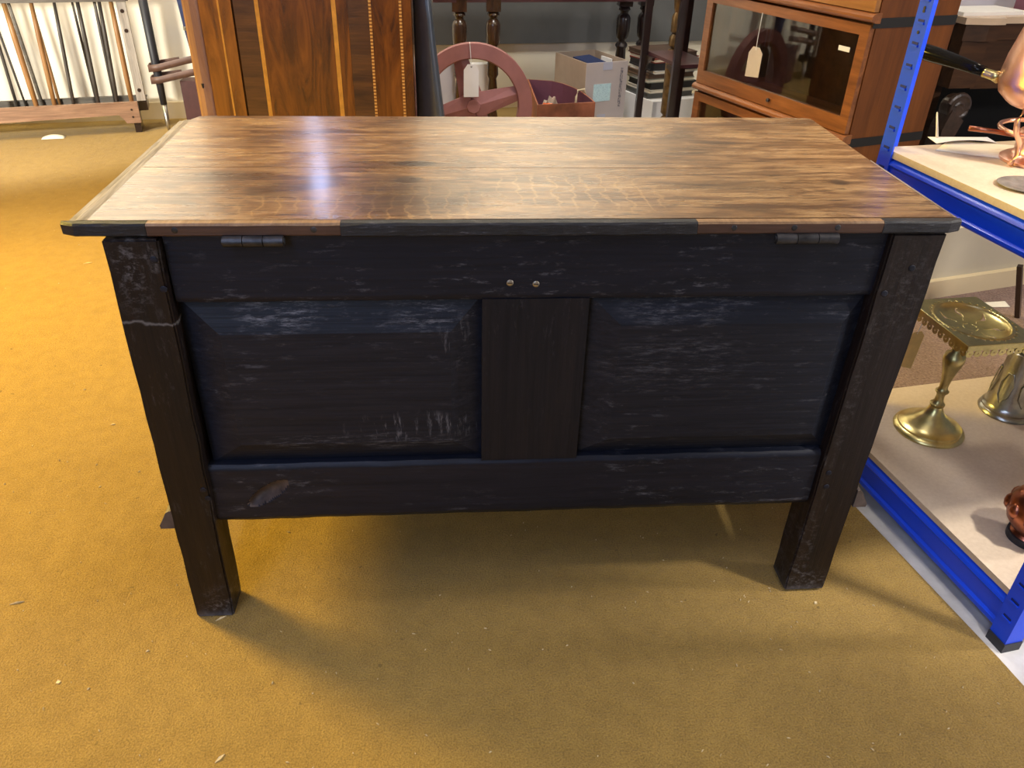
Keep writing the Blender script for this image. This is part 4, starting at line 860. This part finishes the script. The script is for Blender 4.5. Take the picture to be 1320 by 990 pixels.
# ------------------------------------------------------------------ small dark tiered table, gilt post, stack of magazines
st = thing('tiered_table', 'small dark tiered table with slender legs left of the bookcase', 'side table')
A_, B_ = Vector((1.372, 2.86, 0)), Vector((1.440, 2.535, 0)); qd = Vector((0.978, 0.205, 0)) * 0.20
for p in (A_, B_, A_ + qd, B_ + qd):
    obj('leg', box(p.x - 0.015, p.x + 0.015, p.y - 0.015, p.y + 0.015, -0.008, 0.90), 'dark', st, 0.003)
bm = bmesh.new(); prism(bm, [A_ + Vector((0.016, 0.0, 0.452)), B_ + Vector((0.016, 0.0, 0.452)), B_ + qd + Vector((-0.016, 0, 0.452)), A_ + qd + Vector((-0.016, 0, 0.452))], (0, 0, 0.014)); obj('shelf', bm, 'purple_wood', st)
bm = bmesh.new(); prism(bm, [A_ + Vector((-0.03, 0.03, 0.9005)), B_ + Vector((-0.03, -0.03, 0.9005)), B_ + qd + Vector((0.03, -0.03, 0.9005)), A_ + qd + Vector((0.03, 0.03, 0.9005))], (0, 0, 0.016)); obj('tabletop', bm, 'dark', st)
for (p, s) in ((A_, 1), (B_, -1)):                               # curved brackets under the shelf
    dv = (B_ - A_).normalized() * s; bm = bmesh.new(); n = 8
    inner = [p + dv * (0.016 + 0.075 * (1 - math.cos(k / n * PI / 2))) + Vector((0, 0, 0.36 + 0.078 * math.sin(k / n * PI / 2))) for k in range(n + 1)]
    prism(bm, [p + dv * 0.0155 + Vector((0, 0, 0.4515)), p + dv * 0.0155 + Vector((0, 0, 0.36))] + inner[1:] + [p + dv * 0.091 + Vector((0, 0, 0.4515))], Vector((0.978, 0.205, 0)) * 0.012)
    obj('bracket', bm, 'dark', st)
gp = thing('gilt_post', 'gilt turned wooden post behind the small tiered table', 'post', (1.56, 3.02, -0.008))
bm = lathe(bmesh.new(), [(0.07, 0), (0.075, 0.02), (0.05, 0.04), (0.022, 0.07), (0.02, 0.10), (0.034, 0.115), (0.036, 0.13), (0.022, 0.145), (0.026, 0.15), (0.035, 0.16), (0.036, 0.30), (0.040, 0.44), (0.034, 0.455), (0.022, 0.462), (0.036, 0.475), (0.036, 0.51), (0.024, 0.525), (0.033, 0.535), (0.034, 0.60), (0.024, 0.62), (0.03, 0.64), (0.036, 0.70), (0.02, 0.74), (0.02, 1.3)], 24)
smooth_angle(obj('shaft', bm, 'gilt', gp), 40)
wc = setp(obj('white_carton', box(-0.17, 0.15, -0.16, 0.16, 0, 0.185), 'white', None, 0.004), 'low white carton under the stack of magazines', 'carton'); wc.location = (1.61, 3.34, -0.008); wc.rotation_euler = (0, 0, PHI + 0.2)
cols = [('grey', (0.10, 0.10, 0.09), 0.028), ('cream', (0.55, 0.50, 0.40), 0.016), ('black', (0.02, 0.02, 0.02), 0.032), ('pale green', (0.30, 0.31, 0.24), 0.020), ('brown', (0.12, 0.07, 0.04), 0.026), ('white', (0.62, 0.60, 0.55), 0.014), ('black', (0.02, 0.018, 0.02), 0.036), ('red', (0.22, 0.04, 0.025), 0.022), ('dark brown', (0.07, 0.04, 0.025), 0.024)]
ords = ['lowest', 'second from the bottom', 'third from the bottom', 'fourth from the bottom', 'middle', 'fourth from the top', 'third from the top', 'second from the top', 'topmost']
z = 0.1772
for k, (nm, col, th) in enumerate(cols):
    M['mag%d' % k] = plain('cover_' + nm.replace(' ', '_') + str(k), col, 0.5, 0, 0.2, 15)
    mg = thing('magazine', '%s magazine bundle, %s of the stack behind the tiered table' % (nm, ords[k]), 'magazine', (1.60 + random.uniform(-0.012, 0.012), 3.34 + random.uniform(-0.01, 0.01), z), 'magazines in the stack behind the tiered table', PHI + 0.2 + random.uniform(-0.07, 0.07))
    obj('cover', box(-0.15, 0.13, -0.11, 0.11, 0, th * 0.22), 'mag%d' % k, mg); obj('pages', box(-0.147, 0.127, -0.108, 0.108, th * 0.22, th * 0.78), 'paper' if k % 2 else 'mag%d' % k, mg); obj('cover', box(-0.15, 0.13, -0.11, 0.11, th * 0.78, th), 'mag%d' % k, mg)
    z += th + 0.0004

# ------------------------------------------------------------------ spindle rack at the back wall (local x runs left along it, y back)
sr = thing('spindle_rack', 'old oak spindle rack with turned uprights standing at the cream wall', 'rack', (-1.08, 3.155, 0), None, math.atan2(-0.259, -0.966))
# local: x along (-.966,-.259); local y = (.259,-.966) -> use negative y for "behind"
def sp(nm, bm, mat, bev=0.0, lab=None):
    o = obj(nm, bm, mat, sr, bev)
    if lab: o['label'] = lab
    return o
bm = bmesh.new(); prism(bm, [(-0.02, 0.0, 0.150), (-0.02, 0.0, 0.050), (0.045, 0.0, 0.050), (0.060, 0.0, 0.075), (0.075, 0.0, 0.092), (0.9, 0.0, 0.078), (0.93, 0.0, 0.050), (0.98, 0.0, 0.050), (0.98, 0.0, 0.150)], (0, -0.022, 0)); sp('front_rail', bm, 'stickoak', 0.002)
sp('back_rail', box(-0.02, 0.98, -0.165, -0.145, 0.075, 0.150), 'stickgrey', 0.002)
sp('tray_board', box(-0.02, 0.98, -0.1445, -0.0225, 0.095, 0.110), 'stickgrey')
for x in (-0.014, 0.93):
    bm = bmesh.new(); bx(bm, x, x + 0.03, -0.155, -0.020, -0.0, 0.0945); sp('foot', bm, 'dark', 0.003)
sp('end_cap', box(-0.062, -0.021, -0.16, -0.04, 0.10, 0.148), 'dark', 0.004)
sp('top_rail', box(-0.065, 0.98, -0.035, 0.0, 0.598, 0.640), 'stickgrey', 0.002)
sp('top_rail', box(-0.065, 0.98, -0.155, -0.125, 0.585, 0.625), 'stickgrey', 0.002)
pst = sp('end_post', box(-0.060, -0.020, -0.055, -0.022, 0.1505, 0.5975), 'postgrey', 0.002)
for zz in (0.555, 0.47, 0.20):
    bm = lathe(bmesh.new(), [(0.009, 0), (0.009, 0.0015)], 14); bmesh.ops.rotate(bm, verts=bm.verts[:], cent=(0, 0, 0), matrix=Matrix.Rotation(-PI / 2, 3, 'X')); bmesh.ops.translate(bm, verts=bm.verts[:], vec=(-0.040, -0.0225, zz)); obj('peg_hole', bm, 'dark', pst)
for zz in (0.08, 0.115):
    bm = lathe(bmesh.new(), [(0.005, 0), (0.005, 0.0015)], 10); bmesh.ops.rotate(bm, verts=bm.verts[:], cent=(0, 0, 0), matrix=Matrix.Rotation(-PI / 2, 3, 'X')); bmesh.ops.translate(bm, verts=bm.verts[:], vec=(0.012, -0.0, zz)); sp('nail', bm, 'dark')
for (xt, xb, zt, row, mat, r) in ((0.53, 0.529, 0.587, 1, 'ash', 0.007), (0.52, 0.49, 0.587, 1, 'ash', 0.005), (0.440, 0.425, 0.597, 0, 'tan', 0.012), (0.441, 0.417, 0.586, 1, 'stickgrey', 0.008), (0.331, 0.350, 0.597, 0, 'tan', 0.0105), (0.348, 0.341, 0.586, 1, 'tan', 0.007), (0.237, 0.268, 0.597, 0, 'ash', 0.008), (0.176, 0.176, 0.586, 1, 'ash', 0.006), (0.141, 0.157, 0.597, 0, 'ash', 0.0095), (0.081, 0.091, 0.586, 1, 'ash', 0.008), (0.050, 0.074, 0.597, 0, 'ash', 0.0095), (0.001, 0.006, 0.597, 0, 'tan', 0.0115), (0.62, 0.61, 0.597, 0, 'tan', 0.011), (0.71, 0.71, 0.597, 0, 'tan', 0.011), (0.80, 0.80, 0.597, 0, 'ash', 0.010)):
    y = -0.030 if row == 0 else -0.134
    bm = tube(bmesh.new(), [(xb, y, 0.110), (xb + (xt - xb) * 0.3, y, 0.11 + (zt - 0.11) * 0.3), (xb + (xt - xb) * 0.7, y, 0.11 + (zt - 0.11) * 0.7), (xt, y, zt)], [r * 0.9, r * 1.05, r * 1.05, r * 0.85], 10)
    o = obj('spindle', bm, mat, sr, 0, True); o['label'] = 'tan spindle' if mat == 'tan' else 'dark spindle'
# litter under the rack
sheet('paper_scrap', [(-1.50, 3.03), (-1.40, 3.05), (-1.41, 3.09), (-1.51, 3.07)], 0.001, 'paper', 'crumpled white paper scrap on the carpet under the spindle rack', 'paper', lambda a, b: 0.012 * a * (1 - a) * 4 * b)

# black pole with steel tip, strapped case, navy umbrella between rack and wardrobe
pole = thing('walking_pole', 'black pole with a bright steel tip leaning left of the wardrobe', 'pole', (-0.950, 3.21, 0))
top = Vector((-0.006, 0.01, 0.80)); foot = Vector((0.0, 0, 0.004)); dr_ = (top - foot)
obj('shaft', tube(bmesh.new(), [foot + dr_ * 0.155, foot + dr_ * 0.3, foot + dr_ * 0.34, foot + dr_], [0.015, 0.018, 0.020, 0.021], 14), 'black_plastic', pole, 0, True)
obj('steel_tip', tube(bmesh.new(), [foot, foot + dr_ * 0.03, foot + dr_ * 0.154], [0.007, 0.010, 0.0135], 12), 'steel', pole, 0, True)['label'] = 'bright steel tip'
mc = thing('maroon_case', 'maroon leather case with brown strap loops left of the wardrobe', 'case', (-0.862, 3.24, 0))
obj('body', box(0, 0.42, 0.0, 0.09, 0.0, 0.235), 'maroon', mc, 0.008)
def loop(z, tilt):
    P = [(0.16, -0.012, z + tilt), (0.06, -0.030, z + tilt * 0.5), (-0.075, -0.062, z - 0.012), (-0.118, -0.062, z - 0.016), (-0.126, -0.012, z - 0.014), (-0.090, 0.014, z - 0.006), (0.02, -0.004, z + tilt * 0.4)]
    bm = bmesh.new(); rows = []
    for i, p in enumerate(P):
        p = Vector(p); rows.append([bm.verts.new(p + Vector((0, 0, -0.016))), bm.verts.new(p + Vector((0, 0, 0.016)))])
    for a, b in zip(rows, rows[1:]): bm.faces.new((a[0], b[0], b[1], a[1]))
    o = obj('strap_loop', bm, 'strap', mc, 0, True); sd_ = o.modifiers.new('t', 'SOLIDIFY'); sd_.thickness = 0.005; return o
loop(0.262, 0.030); loop(0.318, 0.036)
um = thing('furled_umbrella', 'furled navy umbrella with a metal band beside the wardrobe', 'umbrella', (-0.800, 3.37, 0))
obj('canopy', tube(bmesh.new(), [(0.02, 0, 0.02), (0.02, 0, 0.10), (0.012, 0, 0.30), (0.0, 0, 0.46), (-0.01, 0, 0.62), (-0.02, 0, 0.80)], [0.006, 0.018, 0.028, 0.034, 0.036, 0.034], 12), 'navy', um, 0, True)
obj('band', tube(bmesh.new(), [(0.002, 0, 0.452), (0.001, 0, 0.470)], 0.0375, 14), 'pewter', um, 0, True)['label'] = 'metal band'

# ------------------------------------------------------------------ bits of straw and lint on the carpet
bm = bmesh.new(); rnd = random.Random(3)
def fleck(x, y, ln, wd_, a, z=0.0012):
    c, s = math.cos(a), math.sin(a); p = [(x - c * ln, y - s * ln, z), (x + s * wd_, y - c * wd_, z + 0.0012), (x + c * ln, y + s * ln, z + 0.0006), (x - s * wd_, y + c * wd_, z + 0.0018)]
    vs = [bm.verts.new(q) for q in p]; vs2 = [bm.verts.new((q[0], q[1], 0.0002)) for q in p]
    bm.faces.new(vs); bm.faces.new(vs2[::-1])
    for i in range(4): bm.faces.new((vs[i], vs2[i], vs2[(i + 1) % 4], vs[(i + 1) % 4]))
for k in range(420):
    x = rnd.uniform(-1.6, 1.35); y = rnd.uniform(-0.42, 2.6) if rnd.random() < 0.35 else rnd.uniform(-0.42, 0.5)
    if x > 1.27 - 0.18 * (y - 0.2): continue
    fleck(x, y, rnd.uniform(0.0008, 0.0032), rnd.uniform(0.0004, 0.0009), rnd.uniform(0, PI))
for (x, y, l, wv) in ((-0.33, 0.045, 0.012, 0.0012), (-0.19, -0.13, 0.004, 0.0035), (0.04, -0.01, 0.010, 0.0012), (1.12, -0.03, 0.004, 0.003), (0.10, -0.28, 0.009, 0.002), (-0.9, 2.0, 0.012, 0.003), (-0.75, 1.55, 0.014, 0.003), (-0.35, 0.6, 0.006, 0.002)):
    fleck(x, y, l, wv, rnd.uniform(0.2, 0.9))
setp(obj('straw_litter', bm, 'straw'), 'scattered bits of straw and lint on the golden carpet', 'litter', None, 'stuff')
